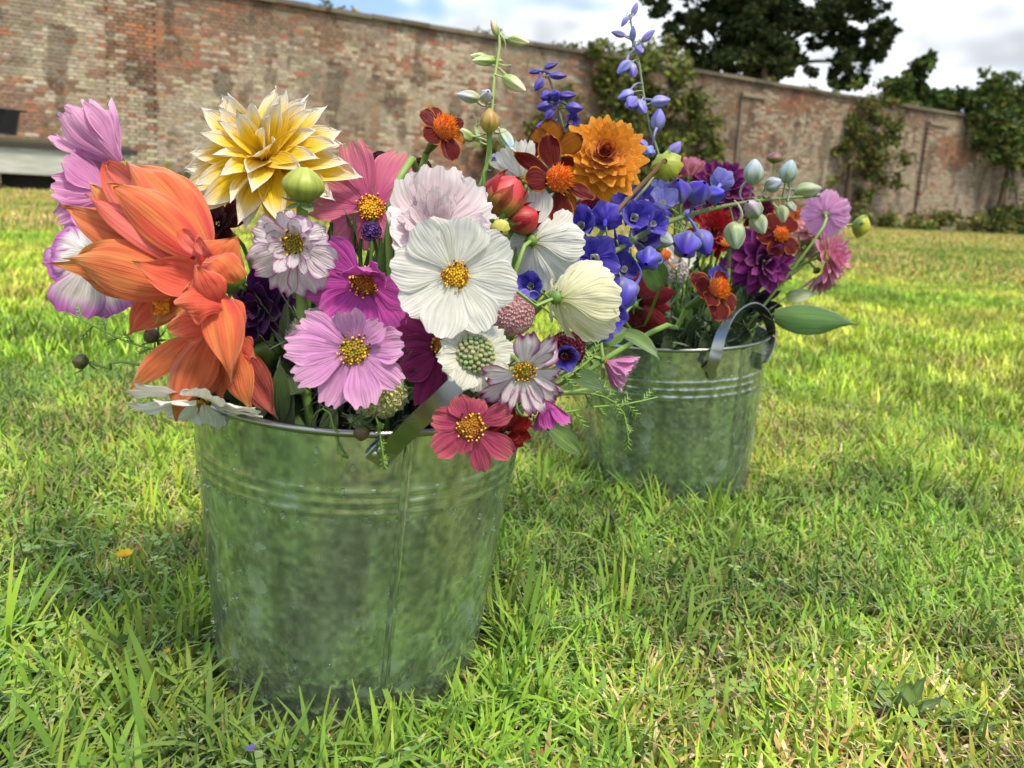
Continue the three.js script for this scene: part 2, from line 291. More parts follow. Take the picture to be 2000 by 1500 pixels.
{ // tall dark conifer beyond the wall
  const D = 36, foot = at(1440, 380, D).setY(0), cl = [], limbs = [];
  const dk = [C('#2c3a1c'), C('#35451f'), C('#3f4a22'), C('#27331b'), C('#4a4f2a')];
  const spots = [[1478, 5, 56], [1474, 35, 56], [1470, 65, 54], [1468, 95, 46], [1464, 125, 40], [1430, 20, 60], [1440, 60, 60], [1450, 90, 55], [1435, 125, 50], [1460, 150, 34], [1425, 45, 50], [1455, 30, 60], [1470, 75, 50], [1300, 20, 45], [1320, 60, 32], [1310, 95, 22], [1345, 40, 35], [1385, 30, 70], [1400, 90, 60], [1385, 130, 38], [1420, 60, 75], [1450, 110, 60], [1420, 140, 40], [1490, 40, 70], [1480, 130, 34], [1530, 20, 60], [1560, 55, 50], [1590, 25, 60], [1600, 70, 42], [1640, 20, 60], [1660, 60, 42], [1690, 35, 45], [1700, 80, 34], [1730, 75, 30], [1650, 105, 34], [1690, 120, 34], [1640, 135, 26], [1660, 160, 26], [1710, 110, 26], [1560, 110, 24], [1535, 90, 26], [1545, 135, 16], [1725, 40, 26], [1680, 160, 22], [1580, 140, 14], [1620, 160, 14], [1380, 5, 60], [1500, -20, 90], [1600, -30, 90], [1400, -60, 100], [1330, -20, 40], [1690, -10, 50]];
  for (const [x, y, r] of spots) for (let k = 0; k < 3; k++) { const p = at(x + rr(-0.5, 0.5) * r, y + rr(-0.45, 0.45) * r, D + rr(-1.2, 1.2)), q = px2m(r, D) * (x > 1500 || x < 1375 ? rr(0.28, 0.46) : rr(0.32, 0.6)); cl.push([p.add(V(0, 0, x > 1420 && x < 1490 ? 2 : 0)), q * 1.25, q * 0.75, q * 1.2, Math.round((x > 1500 || x < 1375 ? 6 : 9) * r)]); }
  for (let k = 0; k < 70; k++) { const h = rr(11, 20), w = (22 - h) * 0.48, a = rnd() * 6.283; cl.push([V(foot.x + 1.5 + Math.cos(a) * w, h, foot.z + Math.sin(a) * w), 1.5, 0.9, 1.5, 260]); }
  limbs.push([[foot, V(foot.x, 6, foot.z), V(foot.x + 0.2, 20, foot.z)], 0.5, 0.2]);
  for (const [x, y] of [[1320, 50], [1600, 60], [1690, 60], [1670, 120], [1560, 110], [1700, 40]]) limbs.push([[V(foot.x, 4.2 + rnd() * 2, foot.z), at((1440 + x) / 2, y + 5, D), at(x, y, D)], 0.2, 0.04]);
  limbs.push([[at(1492, 180, D - 3), at(1493, 150, D - 3), at(1490, 118, D - 3), at(1475, 107, D - 3), at(1462, 108, D - 3)], 0.14, 0.11]);
  plantThing('conifer_tree', 'tall dark conifer with open drooping boughs rising behind the brick wall', 'tree', foot, split(cl, 4, 0.5), 0.27, dk, limbs, C('#4a3a2c'), 0, 0.75);
}
function bush(name, label, cat, D, footPx, spots, dens, size, cols, barkCol, fill = 0.6, thick = 1) {
  const foot = at(footPx[0], footPx[1], D); foot.y = Math.max(0, Math.min(foot.y, 0.02)); const cl = [], limbs = [];
  for (const [x, y, r, sparse] of spots) { const p = at(x, y, D + rr(-0.3, 0.3) * thick); const q = px2m(r, D); cl.push([p, q, q, Math.min(q, 0.9 * thick), Math.round(dens * r * (sparse ?? 1))]); limbs.push([[foot, foot.clone().lerp(p, 0.5).add(V(0, 0.2, 0)), p], 0.05 * D / 20, 0.012]); }
  return plantThing(name, label, cat, foot, cl, size, cols, limbs, barkCol, 0, fill);
}
const mossy = [C('#56642c'), C('#646e32'), C('#465626'), C('#70763c'), C('#4c5a2b')], deep = [C('#3e5224'), C('#4a5f2a'), C('#34471f'), C('#586a30')];
bush('small_tree', 'small dark leafy tree behind the wall right of the conifer', 'tree', 34, [1790, 330], [[1790, 175, 40], [1770, 150, 22], [1805, 130, 20, 0.8], [1812, 112, 12, 0.7], [1760, 185, 30], [1825, 180, 18, 0.6], [1740, 200, 30], [1845, 190, 12, 0.5]], 22, 0.28, deep, C('#4b3a2b'), 0.6, 2);
bush('hedge', 'low dark hedge top showing over the far end of the wall', 'hedge', 40, [1880, 330], [[1840, 207, 20], [1870, 198, 22], [1900, 198, 24], [1930, 192, 26], [1960, 198, 24], [1990, 195, 26], [1855, 212, 22], [1915, 208, 24], [2030, 190, 30]], 26, 0.3, deep, C('#4b3a2b'), 0.6, 2);
bush('wispy_sapling', 'pale wispy sapling tips rising over the wall beside the blue delphinium', 'tree', 30, [1240, 400], [[1185, 90, 14, 0.6], [1215, 100, 20, 0.5], [1255, 95, 22, 0.5], [1290, 110, 22, 0.6], [1235, 120, 24], [1275, 128, 24], [1320, 125, 22], [1340, 150, 20], [1200, 118, 18], [1300, 85, 18, 0.5]], 11, 0.22, [C('#6d7440'), C('#818a4c'), C('#565e34')], C('#5a4a36'), 0.8, 2);
reseed(37);
{ // plants trained on the wall
  const wallPlant = (name, label, spots, dens, size, cols, trunk, off = 0.35, bark = '#4a3d30') => {
    const cl = [], limbs = []; let foot = null;
    for (const [x, y, r, k] of spots) { const [s, h] = onWall(x, y, off), p = wallPt(s, h, off), q = px2m(r, p.distanceTo(camera.position)); cl.push([p, q, q, Math.min(0.32, q), Math.round(dens * r * (k ?? 1))]); }
    const tp = trunk.map(([x, y]) => { const [s, h] = onWall(x, y, off * 0.7); return wallPt(s, Math.max(h, 0), off * 0.7); }); foot = tp[0].clone().setY(0); tp.unshift(foot);
    limbs.push([tp, 0.13, 0.06]); cl.forEach(([p], i) => { if (i % 2 === 0) limbs.push([[tp[tp.length - 1], tp[tp.length - 1].clone().lerp(p, 0.5), p], 0.035, 0.012]); });
    return plantThing(name, label, 'shrub', foot, cl, size, cols, limbs, C(bark), 0, 0.65);
  };
  wallPlant('wall_shrub', 'broad dense green shrub trained up the wall behind the orange dahlia', [[1190, 130, 38], [1240, 145, 45], [1290, 160, 45], [1340, 175, 42], [1200, 200, 40], [1260, 210, 55], [1320, 230, 52], [1370, 240, 34], [1220, 270, 50], [1290, 290, 55], [1350, 300, 42], [1390, 290, 22, 0.6], [1180, 250, 34], [1150, 300, 34], [1200, 330, 40], [1260, 350, 40], [1330, 350, 42], [1110, 200, 26, 0.5], [1090, 260, 30, 0.5], [1040, 250, 30, 0.4], [1060, 310, 40, 0.7], [980, 320, 50, 0.6]], 15, 0.14, [...mossy, C('#6e7a34'), C('#7c803c'), C('#645c34')], [[1285, 420], [1285, 300]]);
  wallPlant('wall_shrub', 'thin green shrub with a bare grey trunk trained against the wall right of the flowers', [[1700, 190, 30, 0.7], [1715, 220, 34], [1690, 250, 40], [1730, 265, 34], [1680, 285, 38], [1715, 295, 34], [1655, 300, 26, 0.7], [1745, 310, 20, 0.6], [1690, 320, 26, 0.6], [1700, 370, 22, 0.6], [1740, 360, 22, 0.6], [1680, 400, 20, 0.5], [1620, 370, 18, 0.6]], 12, 0.15, [...mossy, C('#6d6238'), C('#5c5232')], [[1652, 410], [1660, 330], [1670, 300]]);
  wallPlant('wall_shrub', 'large dark shrub with thick leaning trunk at the right end of the wall', [[1930, 200, 36], [1980, 190, 44], [1960, 240, 44], [1920, 240, 30], [2010, 250, 50], [1990, 290, 40], [1950, 280, 34], [1930, 165, 18, 0.7], [1965, 160, 22, 0.7], [1990, 400, 24, 0.6], [1960, 420, 24, 0.6], [2050, 220, 60], [2060, 300, 60], [1985, 345, 24, 0.5], [1995, 440, 26, 0.6]], 13, 0.17, [...deep, ...mossy], [[1945, 440], [1958, 380], [1972, 310]], 0.5);
  // weeds at the wall's foot
  const b = new Buf(), cl = []; for (let i = 0; i < 120; i++) { const s = rr(2, 33), p = wallPt(s, rr(0.05, 0.5) * (s > 12 ? 1 : 0.6), rr(0.1, 0.6)); cl.push([p, 0.35, 0.28, 0.22, 90]); }
  leafCloud(b, cl, 0.15, [...mossy, C('#8a8a4a'), C('#9a8f5a')], 0.7);
  top('wall_foot_weeds', b.geo(), treeMat, 'stuff', 'tangled weeds and dry stalks along the foot of the brick wall', 'weeds');
}
reseed(39);
{ const b = new Buf(), cl = []; for (let i = 0; i < 46; i++) { const s = rr(-2, 40); cl.push([wallPt(s, WH + 0.1 + rr(0, 0.06), rr(-0.3, 0.08)), rr(0.12, 0.4), rr(0.05, 0.13), 0.12, 40]); } leafCloud(b, cl, 0.09, [...mossy, C('#8f8a5a'), C('#7a7450')], 0.7); top('wall_top_moss', b.geo(), treeMat, 'stuff', 'moss and small weeds growing along the coping of the brick wall', 'moss'); }
/* stone trough and black crate at the left */
reseed(41);
{
  const D = 11.6, a = at(28, 380, D), bq = at(250, 392, D); a.y = bq.y = 0;
  const g = thing('stone_trough', 'old grey stone trough raised on dark piers before the wall at far left', 'trough', at(60, 380, D).setY(0)); g.quaternion.setFromRotationMatrix(new THREE.Matrix4().makeBasis(WD, V(0, 1, 0), WN));
  const stone = tex(128, 128, (u, v) => { const n = fbm(u * 9, v * 9, 4); return mixc([0.55, 0.56, 0.53], [0.78, 0.80, 0.77], n); });
  const sM = new THREE.MeshStandardMaterial({ name: 'grey stone', map: stone, roughness: 0.9 }), dM = new THREE.MeshStandardMaterial({ name: 'dark slate', color: 0x35332f, roughness: 0.8 });
  const bx = (n, w, h, d, x, y, z, m) => { const k = new THREE.BoxGeometry(w, h, d); k.translate(x, y, z); return part(n, k, m, g); };
  bx('stone_face', 2.1, 0.40, 0.5, 0.35, 0.46, 0, sM); bx('ledge', 2.5, 0.07, 0.62, 0.25, 0.70, 0, dM); bx('coping', 2.2, 0.06, 0.3, 0.3, 0.767, -0.1, new THREE.MeshStandardMaterial({ name: 'mossy ledge', color: 0x56553f, roughness: 0.95 }));
  bx('pier', 0.16, 0.255, 0.45, -0.5, 0.1275, 0, new THREE.MeshStandardMaterial({ name: 'brick pier', color: 0x7a6a58, roughness: 0.95 })); bx('pier', 0.16, 0.255, 0.45, 1.2, 0.1275, 0, dM); bx('back_board', 1.5, 0.25, 0.05, 0.35, 0.126, -0.2, dM);
  const c = thing('crate', 'black crate standing on the stone trough at the left edge', 'crate', at(2, 262, 11.5)); c.quaternion.copy(g.quaternion);
  const cb = new THREE.CylinderGeometry(0.34, 0.26, 0.36, 4, 1, true, Math.PI / 4); cb.translate(0, 0.19, 0); part('crate_body', cb, new THREE.MeshStandardMaterial({ name: 'black plastic', color: 0x1d2024, roughness: 0.6, side: THREE.DoubleSide }), c);
  const rim = new THREE.TorusGeometry(0.34, 0.018, 6, 4); rim.rotateX(Math.PI / 2); rim.rotateY(0); rim.translate(0, 0.37, 0); part('crate_rim', rim, new THREE.MeshStandardMaterial({ name: 'black rim', color: 0x24272b, roughness: 0.6 }), c);
}

/* ------------------------------------------------ metal buckets */
reseed(51);
const zinc = tex(1024, 512, (u, v) => { // spangled zinc with chalky splashes
  const s = noise(u * 160, v * 80, 1), c = fbm(u * 24, v * 12, 2), run = noise(u * 90, v * 7, 5), sp = fbm(u * 30 + 3, v * 20, 9, 5), st = fbm(u * 90, v * 3, 15, 3), k = 0.74 + 0.20 * (s - 0.5) + 0.10 * (c - 0.5) + 0.26 * (st - 0.5);
  return mixc([k * 0.94, k, k * 1.0], [0.80, 0.86, 0.90], step(0.62, 0.72, sp) * 0.5);
});
const zincR = tex(1024, 512, (u, v) => { const c = fbm(u * 24, v * 12, 2), run = noise(u * 120, v * 6, 5), sp = fbm(u * 30 + 3, v * 20, 9, 5); const k = clamp(0.03 + 0.16 * c + 0.10 * run + 0.25 * step(0.66, 0.78, sp)); return [k, k, k]; }, false);
const zincB = tex(1024, 512, (u, v) => { const k = 0.62 * fbm(u * 12, v * 5, 4, 3) + 0.24 * noise(u * 50, v * 14, 2) + 0.14 * noise(u * 220, v * 90, 6); return [k, k, k]; }, false);
for (const t of [zinc, zincR, zincB]) t.wrapS = THREE.RepeatWrapping;
const metal = new THREE.MeshStandardMaterial({ name: 'galvanised steel', metalness: 0.91, roughness: 1, map: zinc, roughnessMap: zincR, bumpMap: zincB, bumpScale: 0.003, side: THREE.DoubleSide });
const strapM = new THREE.MeshStandardMaterial({ name: 'strap steel', metalness: 1, roughness: 0.26, color: 0xa9afae, side: THREE.DoubleSide });
const rimM = new THREE.MeshStandardMaterial({ name: 'rolled rim steel', metalness: 1, roughness: 0.3, color: 0x8d918c });
const dropM = new THREE.MeshPhysicalMaterial({ name: 'water', transmission: 1, thickness: 0.002, roughness: 0, ior: 1.33 });
const BK = [
  { P: B1, h: 0.2425, rt: 0.1325, rb: 0.107, tilt: -0.03, ribs: [0.184, 0.192, 0.200], seam: 66 },
  { P: B2, h: 0.220, rt: 0.136, rb: 0.113, tilt: 0.075, ribs: [0.156, 0.166, 0.176], seam: 58 },
];
function bucket(b, label) {
  const g = thing('metal_bucket', label, 'bucket', b.P, 'galvanised buckets standing on the lawn'); g.rotation.z = b.tilt; b.g = g;
  const R = (y) => lerp(b.rb, b.rt, y / b.h), pts = [];
  pts.push(new THREE.Vector2(0.001, 0.004), new THREE.Vector2(b.rb - 0.004, 0.004), new THREE.Vector2(b.rb, 0));
  for (let i = 1; i <= 260; i++) { const y = b.h * i / 260; let r = R(y); for (const k of b.ribs) { const q = (y - k) / 0.0027; r += 0.0009 * Math.exp(-q * q); } pts.push(new THREE.Vector2(r, y)); }
  pts.push(new THREE.Vector2(b.rt - 0.0016, b.h));
  for (let i = 20; i >= 1; i--) { const y = b.h * i / 20; pts.push(new THREE.Vector2(R(y) - 0.0016, y)); }
  pts.push(new THREE.Vector2(0.001, 0.008));
  const body = new THREE.LatheGeometry(pts, 160);
  { const p = body.attributes.position, uv = body.attributes.uv; for (let i = 0; i < p.count; i++) uv.setXY(i, uv.getX(i), p.getY(i) / 0.4); }
  body.rotateY(Math.PI); part('body', body, metal, g);
  const rim = new THREE.TorusGeometry(b.rt + 0.0006, 0.0026, 10, 160); rim.rotateX(Math.PI / 2); rim.translate(0, b.h, 0); part('rim', rim, rimM, g);
  { // lapped vertical seam
    const a = rad(b.seam), s = new Buf(), wd = 0.0034; let last;
    for (let i = 0; i <= 60; i++) {
      const y = 0.002 + (b.h - 0.006) * i / 60; let r = R(y) + 0.0011; for (const k of b.ribs) { const q = (y - k) / 0.0026; r += 0.0007 * Math.exp(-q * q); }
      const row = [-1, -0.8, -0.2, 0.2, 0.8, 1].map((t, n) => { const q = a + t * wd / r, e = Math.abs(t) === 1 ? -0.0012 : Math.abs(t) < 0.5 ? 0.0012 : 0.0002; return s.v(Math.cos(q) * (r + e), y, Math.sin(q) * (r + e), [1, 1, 1], t * 0.01, y / 0.4); });
      if (last) for (let n = 0; n < 5; n++) { s.t(last[n], row[n], last[n + 1]); s.t(row[n], row[n + 1], last[n + 1]); } last = row;
    }
    part('seam', s.geo(), metal, g);
  }
  const drops = []; // rain drops clinging to the wall
  for (let i = 0; i < 260; i++) { const a = rr(0.1, 3.1), y = rnd() < 0.25 ? b.ribs[0] - rr(0.002, 0.008) : rr(0.02, b.h - 0.01), r = rr(0.0005, 0.0015) * (rnd() < 0.15 ? 1.6 : 1), s = new THREE.SphereGeometry(r, 8, 6); s.scale(1, 1.25, 0.7); s.rotateY(Math.PI / 2 - a); s.translate(Math.cos(a) * (R(y) + r * 0.2), y, Math.sin(a) * (R(y) + r * 0.2)); drops.push(s); }
  tag(part('water_drops', merge(drops), dropM, g), null, null, null, 'stuff');
  const wat = new THREE.CircleGeometry(R(0.15) - 0.003, 48); wat.rotateX(-Math.PI / 2); wat.translate(0, 0.15, 0); part('water', wat, new THREE.MeshPhysicalMaterial({ name: 'bucket water', color: 0x3a4433, roughness: 0.05 }), g);
  return g;
}
function strap(pts, up, wd, th) { // flat bent band; pts and the width direction per point in local space
  const cv = new THREE.CatmullRomCurve3(pts, false, 'centripetal'), n = 60, b = new Buf(); let last;
  const ucv = new THREE.CatmullRomCurve3(up, false, 'centripetal');
  for (let i = 0; i <= n; i++) {
    const t = i / n, c = cv.getPointAt(t), T = cv.getTangentAt(t), w = ucv.getPoint(t).addScaledVector(T, -ucv.getPoint(t).dot(T)).normalize(), N = T.clone().cross(w);
    const row = [[-1, -1], [1, -1], [1, -1], [1, 1], [1, 1], [-1, 1], [-1, 1], [-1, -1]].map(([x, y]) => { const p = c.clone().addScaledVector(w, x * wd / 2).addScaledVector(N, y * th / 2); return b.v(p.x, p.y, p.z, [1, 1, 1], x * 0.02, t); });
    if (last) for (let k = 0; k < 8; k += 2) { const m = k + 1; b.t(last[k], row[k], last[m]); b.t(row[k], row[m], last[m]); } last = row;
  }
  return b.geo();
}
const bk1 = bucket(BK[0], 'taller galvanised bucket in front holding the cosmos and big orange dahlia');
const bk2 = bucket(BK[1], 'galvanised bucket standing behind on the right with upright looped handle');
function onBucket(k, px, py, off) { // where the sight line meets the bucket's wall
  const b = BK[k], o = camera.position, d = at(px, py, 1).sub(o); b.g.updateMatrixWorld(true);
  for (let t = 0.35; t < 1.6; t += 0.0004) { const p = b.g.worldToLocal(o.clone().addScaledVector(d, t)); if (Math.hypot(p.x, p.z) < lerp(b.rb, b.rt, p.y / b.h) + off) return p; }
  return V(0, 0, 0);
}
{ // fallen handle of the front bucket, with riveted foot
  const L = (a) => toLocal(bk1, a.map((q) => at(...q)));
  const along = dirCam([0.62, 0.75, 0]), w = dirCam([0.72, -0.66, -0.62]);
  const h = strap([onBucket(0, 758, 880, 0.004), onBucket(0, 772, 866, 0.006), ...L([[800, 838, 0.472], [840, 800, 0.475], [890, 752, 0.49], [960, 690, 0.53]])], [0, 1, 2, 3, 4, 5].map(() => w.clone()), 0.0138, 0.0014); part('handle', h, rimM, bk1);
  const f = strap([onBucket(0, 768, 866, 0.0022), onBucket(0, 750, 884, 0.0022), onBucket(0, 732, 904, 0.0022)], [w, w, w].map((q) => q.clone()), 0.0175, 0.0016); part('handle_foot', f, strapM, bk1);
  for (const p of [[737, 873], [725, 882], [745, 899]]) { const s = new THREE.SphereGeometry(0.0026, 12, 8); s.scale(1, 1, 0.5); const m = part('rivet', s, strapM, bk1); m.position.copy(onBucket(0, p[0] + 6, p[1] + 6, 0.0035)); }
}
{ // looped handle of the back bucket
  const L = (a) => toLocal(bk2, a.map((q) => at(...q)));
  const pts = [[1386, 728, 0.922], [1398, 692, 0.918], [1410, 650, 0.93], [1430, 615, 0.95], [1466, 595, 0.975], [1494, 612, 1.0], [1507, 650, 1.015], [1504, 682, 1.01], [1492, 708, 1.0]];
  const w = dirCam([0.93, 0.36, -0.1]), w2 = dirCam([0.45, 0.25, 0.85]);
  part('handle', strap(L(pts), pts.map((_, i) => w.clone().lerp(w2, Math.min(1, i / 5))), 0.0145, 0.0016), rimM, bk2);
  part('handle_foot', strap([onBucket(1, 1378, 712, 0.003), onBucket(1, 1388, 722, 0.003), onBucket(1, 1392, 738, 0.003)], [w, w, w].map((q) => q.clone()), 0.012, 0.002), rimM, bk2);
  part('handle_foot', strap([onBucket(1, 1480, 690, 0.003), onBucket(1, 1480, 704, 0.003), onBucket(1, 1480, 720, 0.003)], [w2, w2, w2].map((q) => q.clone()), 0.012, 0.002), strapM, bk2);
}
const inBk = (k, rel, y) => BK[k].g.localToWorld(V(rel[0] * BK[k].rt, y, rel[1] * BK[k].rt));

/* ------------------------------------------------ petals */
const PROF = {
  cosmos: (u) => lerp(0.16, 1, sm(clamp(u / 0.72))) * (u > 0.8 ? 1 - 0.2 * ((u - 0.8) / 0.2) ** 2 : 1),
  wide: (u) => lerp(0.3, 1, sm(clamp(u / 0.6))) * (u > 0.75 ? 1 - 0.28 * ((u - 0.75) / 0.25) ** 2 : 1),
  dahlia: (u) => Math.pow(Math.sin(Math.PI * (0.12 + 0.88 * Math.pow(u, 0.85))), 0.85),
  lance: (u) => Math.pow(Math.sin(Math.PI * (0.10 + 0.90 * Math.pow(u, 0.75))), 1.1),
  spoon: (u) => lerp(0.45, 1, sm(clamp(u / 0.55))) * (u > 0.7 ? 1 - 0.45 * ((u - 0.7) / 0.3) ** 2 : 1),
  broad: (u) => Math.pow(Math.sin(Math.PI * (0.13 + 0.87 * Math.pow(u, 1.05))), 0.55),
  round: (u) => lerp(0.25, 1, sm(clamp(u / 0.55))) * (u > 0.6 ? Math.sqrt(1 - 0.72 * ((u - 0.6) / 0.4) ** 2) : 1),
};
function petalGeo(o) {
  const { L, W: w, nu = 14, nv = 8, prof = 'cosmos', arc, tip = 0, bend = 0, bp = 1.3, cup = 0, cupT = cup, flute = 0, nf = 4, ruf = 0, nr = 9, teeth = 0, nt = 3, round = 0.12, twist = 0, side = 0, crumple = 0.07, col } = o;
  const b = new Buf(), f = PROF[prof], ph = rr(0, 6), ph2 = rr(0, 6), N = 60, ty = [0], tz = [0], ta = [0];
  for (let i = 1; i <= N; i++) {
    const s = i / N;
    if (arc !== undefined) { ty.push(s * L); tz.push(L * (arc * 4 * s * (1 - s) + tip * s ** 3 * (s - 0.0))); ta.push(Math.atan2(arc * 4 * (1 - 2 * s) + 3 * tip * s * s, 1)); }
    else { const a = bend * Math.pow(s, bp); ta.push(a); ty.push(ty[i - 1] + Math.cos(a) * L / N); tz.push(tz[i - 1] + Math.sin(a) * L / N); }
  }
  if (arc !== undefined) ta[0] = Math.atan2(arc * 4, 1);
  const ends = []; for (let j = 0; j <= nv; j++) { const v = j / nv * 2 - 1; ends.push(1 - round * v * v + teeth * Math.cos(nt * Math.PI * v) * (1 - 0.3 * v * v) + teeth * 0.5 * (noise(v * 5 + ph, ph2) - 0.5)); }
  for (let i = 0; i <= nu; i++) for (let j = 0; j <= nv; j++) {
    const u = i / nu, v = j / nv * 2 - 1, s = clamp(lerp(u, u * ends[j], u * u), 0, 1), k = Math.min(N - 1, Math.floor(s * N)), fr = s * N - k;
    const cy = lerp(ty[k], ty[k + 1], fr), cz = lerp(tz[k], tz[k + 1], fr), a = lerp(ta[k], ta[k + 1], fr), hw = w / 2 * f(u), be = lerp(cup, cupT, u);
    let x = Math.abs(be) > 0.02 ? hw * Math.sin(v * be) / be : hw * v, n = Math.abs(be) > 0.02 ? hw * (1 - Math.cos(v * be)) / be : 0;
    n += flute * hw * Math.cos(nf * Math.PI * v + ph * 0.2) * sm(clamp(u * 1.4)) + ruf * w * (v * v * Math.sin(u * nr + ph) * u + u ** 4 * 0.8 * Math.sin(v * 5 + ph2));
    n += crumple * w * (noise(u * 3.2 + ph * 3, v * 2.2 + ph2 * 5) - 0.5) * sm(clamp(u * 1.6)) + crumple * 0.35 * w * (noise(u * 7 + ph2 * 3, v * 6 + ph) - 0.5) * u;
    if (twist) { const t = twist * u, c = Math.cos(t), q = Math.sin(t), x0 = x; x = x0 * c - n * q; n = x0 * q + n * c; }
    b.v(x + side * L * u * u, cy - Math.sin(a) * n, cz + Math.cos(a) * n, col(u, v), j / nv, u);
  }
  for (let i = 0; i < nu; i++) for (let j = 0; j < nv; j++) { const q = i * (nv + 1) + j, r = q + nv + 1; b.t(q, q + 1, r); b.t(q + 1, r + 1, r); }
  return b.geo();
}
// colour of a petal: base near the claw, main, edge line, tip, dyed streaks
const pc = ({ base, main, edge, tip, bl = 0.35, ew = 0.14, tl = 0.6, streak, sk = 0.5, mid }) => (u, v) => {
  let c = base ? mixc(base, main, step(0, bl, u)) : main;
  if (mid) c = mixc(c, mid, Math.exp(-v * v * 9) * step(0.95, 0.3, u) * 0.8);
  if (streak) c = mixc(c, streak, sk * step(0.5, 0.75, noise(v * 7 + 20, u * 1.6)));
  if (tip) c = mixc(c, tip, step(tl, Math.min(1, tl + 0.35), u + 0.12 * (noise(v * 6 + 3, u * 2) - 0.5) + 0.1 * v * v));
  if (edge) c = mixc(c, edge, Math.max(step(1 - ew * 2, 1 - ew * 0.4, Math.abs(v) * step(0.05, 0.4, u)), step(1 - ew * 1.4, 1 - ew * 0.3, u)));
  return c;
};
const GREEN = C('#6f8f3e'), GREEN2 = C('#557832'), DKGREEN = C('#3f5f2a'), YGREEN = C('#a3b04a');

function frame(g, facing, roll = 0) { // +z of the group faces that way (camera-space triple)
  const z = dirCam(facing), up = Math.abs(facing[1]) > 0.95 * Math.hypot(...facing) ? dirCam([0, 0, -1]) : dirCam([0, 1, 0]), x = up.clone().cross(z).normalize(), y = z.clone().cross(x);
  g.quaternion.setFromRotationMatrix(new THREE.Matrix4().makeBasis(x, y, z)).multiply(new THREE.Quaternion().setFromAxisAngle(V(0, 0, 1), rad(roll)));
  g.updateMatrixWorld(true); return g;
}
function head(name, label, cat, p, facing, roll, group) { const g = thing(name, label, cat, at(...p), group); return frame(g, facing, roll); }
function stem(g, { k = 0, len = 0.035, back = 0.003, via = [], r = 0.0017, r1 = 0.0022, col = GREEN, rel, end, col2 } = {}) {
  const P = g.position.clone(), n = V(0, 0, 1).applyQuaternion(g.quaternion), pts = [P.clone().addScaledVector(n, -back), P.clone().addScaledVector(n, -len).add(V(0, -len * 0.25, 0))];
  via.forEach((v) => pts.push(at(...v)));
  if (!end) {
    const b = BK[k], c = pts[pts.length - 1].clone().sub(b.P), m = Math.hypot(c.x, c.z), q = rel ?? [c.x / m * Math.min(0.7, m / b.rt), c.z / m * Math.min(0.7, m / b.rt)];
    pts.push(inBk(k, q, b.h * 0.98), inBk(k, [-q[0] * 0.3, -q[1] * 0.3], 0.05));
  }
  return part('stem', tube(toLocal(g, pts), r, r1, col, 22, 7, col2 ?? GREEN2), stemMat, g);
}
function placePetal(g, geo, az, tilt, r0 = 0, z0 = 0, name = 'petal', mat = petalMat, tw = 0) {
  const m = part(name, geo, mat, g), e = rad(az);
  m.quaternion.setFromAxisAngle(V(0, 0, 1), e - Math.PI / 2).multiply(new THREE.Quaternion().setFromAxisAngle(V(1, 0, 0), rad(tilt))).multiply(new THREE.Quaternion().setFromAxisAngle(V(0, 1, 0), tw));
  m.position.set(Math.cos(e) * r0, Math.sin(e) * r0, z0); return m;
}
const seedG = new THREE.IcosahedronGeometry(1, 0);
function discGeo(r, h, n, cIn, cOut, cAnther, nAnth = 34, cTip = C('#e9b21c')) { // dome of tiny florets ringed by anthers
  const out = [], base = new THREE.SphereGeometry(r * 0.97, 20, 8, 0, 6.2832, 0, Math.PI / 2); base.rotateX(Math.PI / 2); base.scale(1, 1, h / r * 0.8); out.push(paint(base, cIn.map((v) => v * 0.7)));
  for (let i = 0; i < n; i++) { const q = Math.sqrt((i + 0.5) / n), a = i * 2.39996, s = r * 1.15 / Math.sqrt(n) * rr(0.8, 1.15), k = seedG.clone(); k.scale(s, s, s * 1.5); k.translate(Math.cos(a) * q * r, Math.sin(a) * q * r, h * (1 - q * q * 0.8) + s * rr(-0.5, 0.7)); k.scale(1, 1, 1); out.push(paint(k, mixc(cIn, cOut, step(0.35, 1, q)).map((v) => v * rr(0.8, 1.2)))); }
  for (let i = 0; i < nAnth; i++) { const a = i / nAnth * 6.283 + rr(-0.22, 0.22), q = r * rr(0.6, 1.1), jz = r * rr(-0.14, 0.12), s = r * rr(0.06, 0.09), k = seedG.clone(); k.scale(s, s, s * 2.6); k.rotateY(0.4); k.rotateZ(a); k.translate(Math.cos(a) * q, Math.sin(a) * q, h * 0.62 + r * 0.16 + jz); out.push(paint(k, cAnther)); const t = seedG.clone(); t.scale(s * 1.05, s * 1.05, s * 1.05); t.translate(Math.cos(a) * q * 1.06, Math.sin(a) * q * 1.06, h * 0.62 + r * 0.36 + jz); if (rnd() < 0.25) continue; out.push(paint(t, cTip.map((v) => v * rr(0.8, 1.2)))); }
  return merge(out);
}
const DISC = { yellow: [C('#c8a018'), C('#b07a10'), C('#3c2414')], gold: [C('#e0a41a'), C('#c98612'), C('#4a2412')], olive: [C('#8d7a1e'), C('#b5901c'), C('#3a2413')], amber: [C('#a5701a'), C('#8a4f14'), C('#3a1a12')] };
function calyx(g, r, n = 8, z = -0.001, col = GREEN2, len = 1.6) {
  const out = [], s = new THREE.SphereGeometry(r, 14, 8); s.scale(1, 1, 0.8); s.translate(0, 0, z - r * 0.45); out.push(paint(s, col));
  for (let i = 0; i < n; i++) { const p = petalGeo({ L: r * len, W: r * 0.55, nu: 5, nv: 2, prof: 'lance', bend: 0.5, col: () => col.map((v) => v * rr(0.9, 1.15)) }); p.rotateX(-0.25); p.rotateZ(i / n * 6.283); p.translate(0, 0, z - r * 0.2); out.push(p); }
  part('calyx', merge(out), stemMat, g);
}
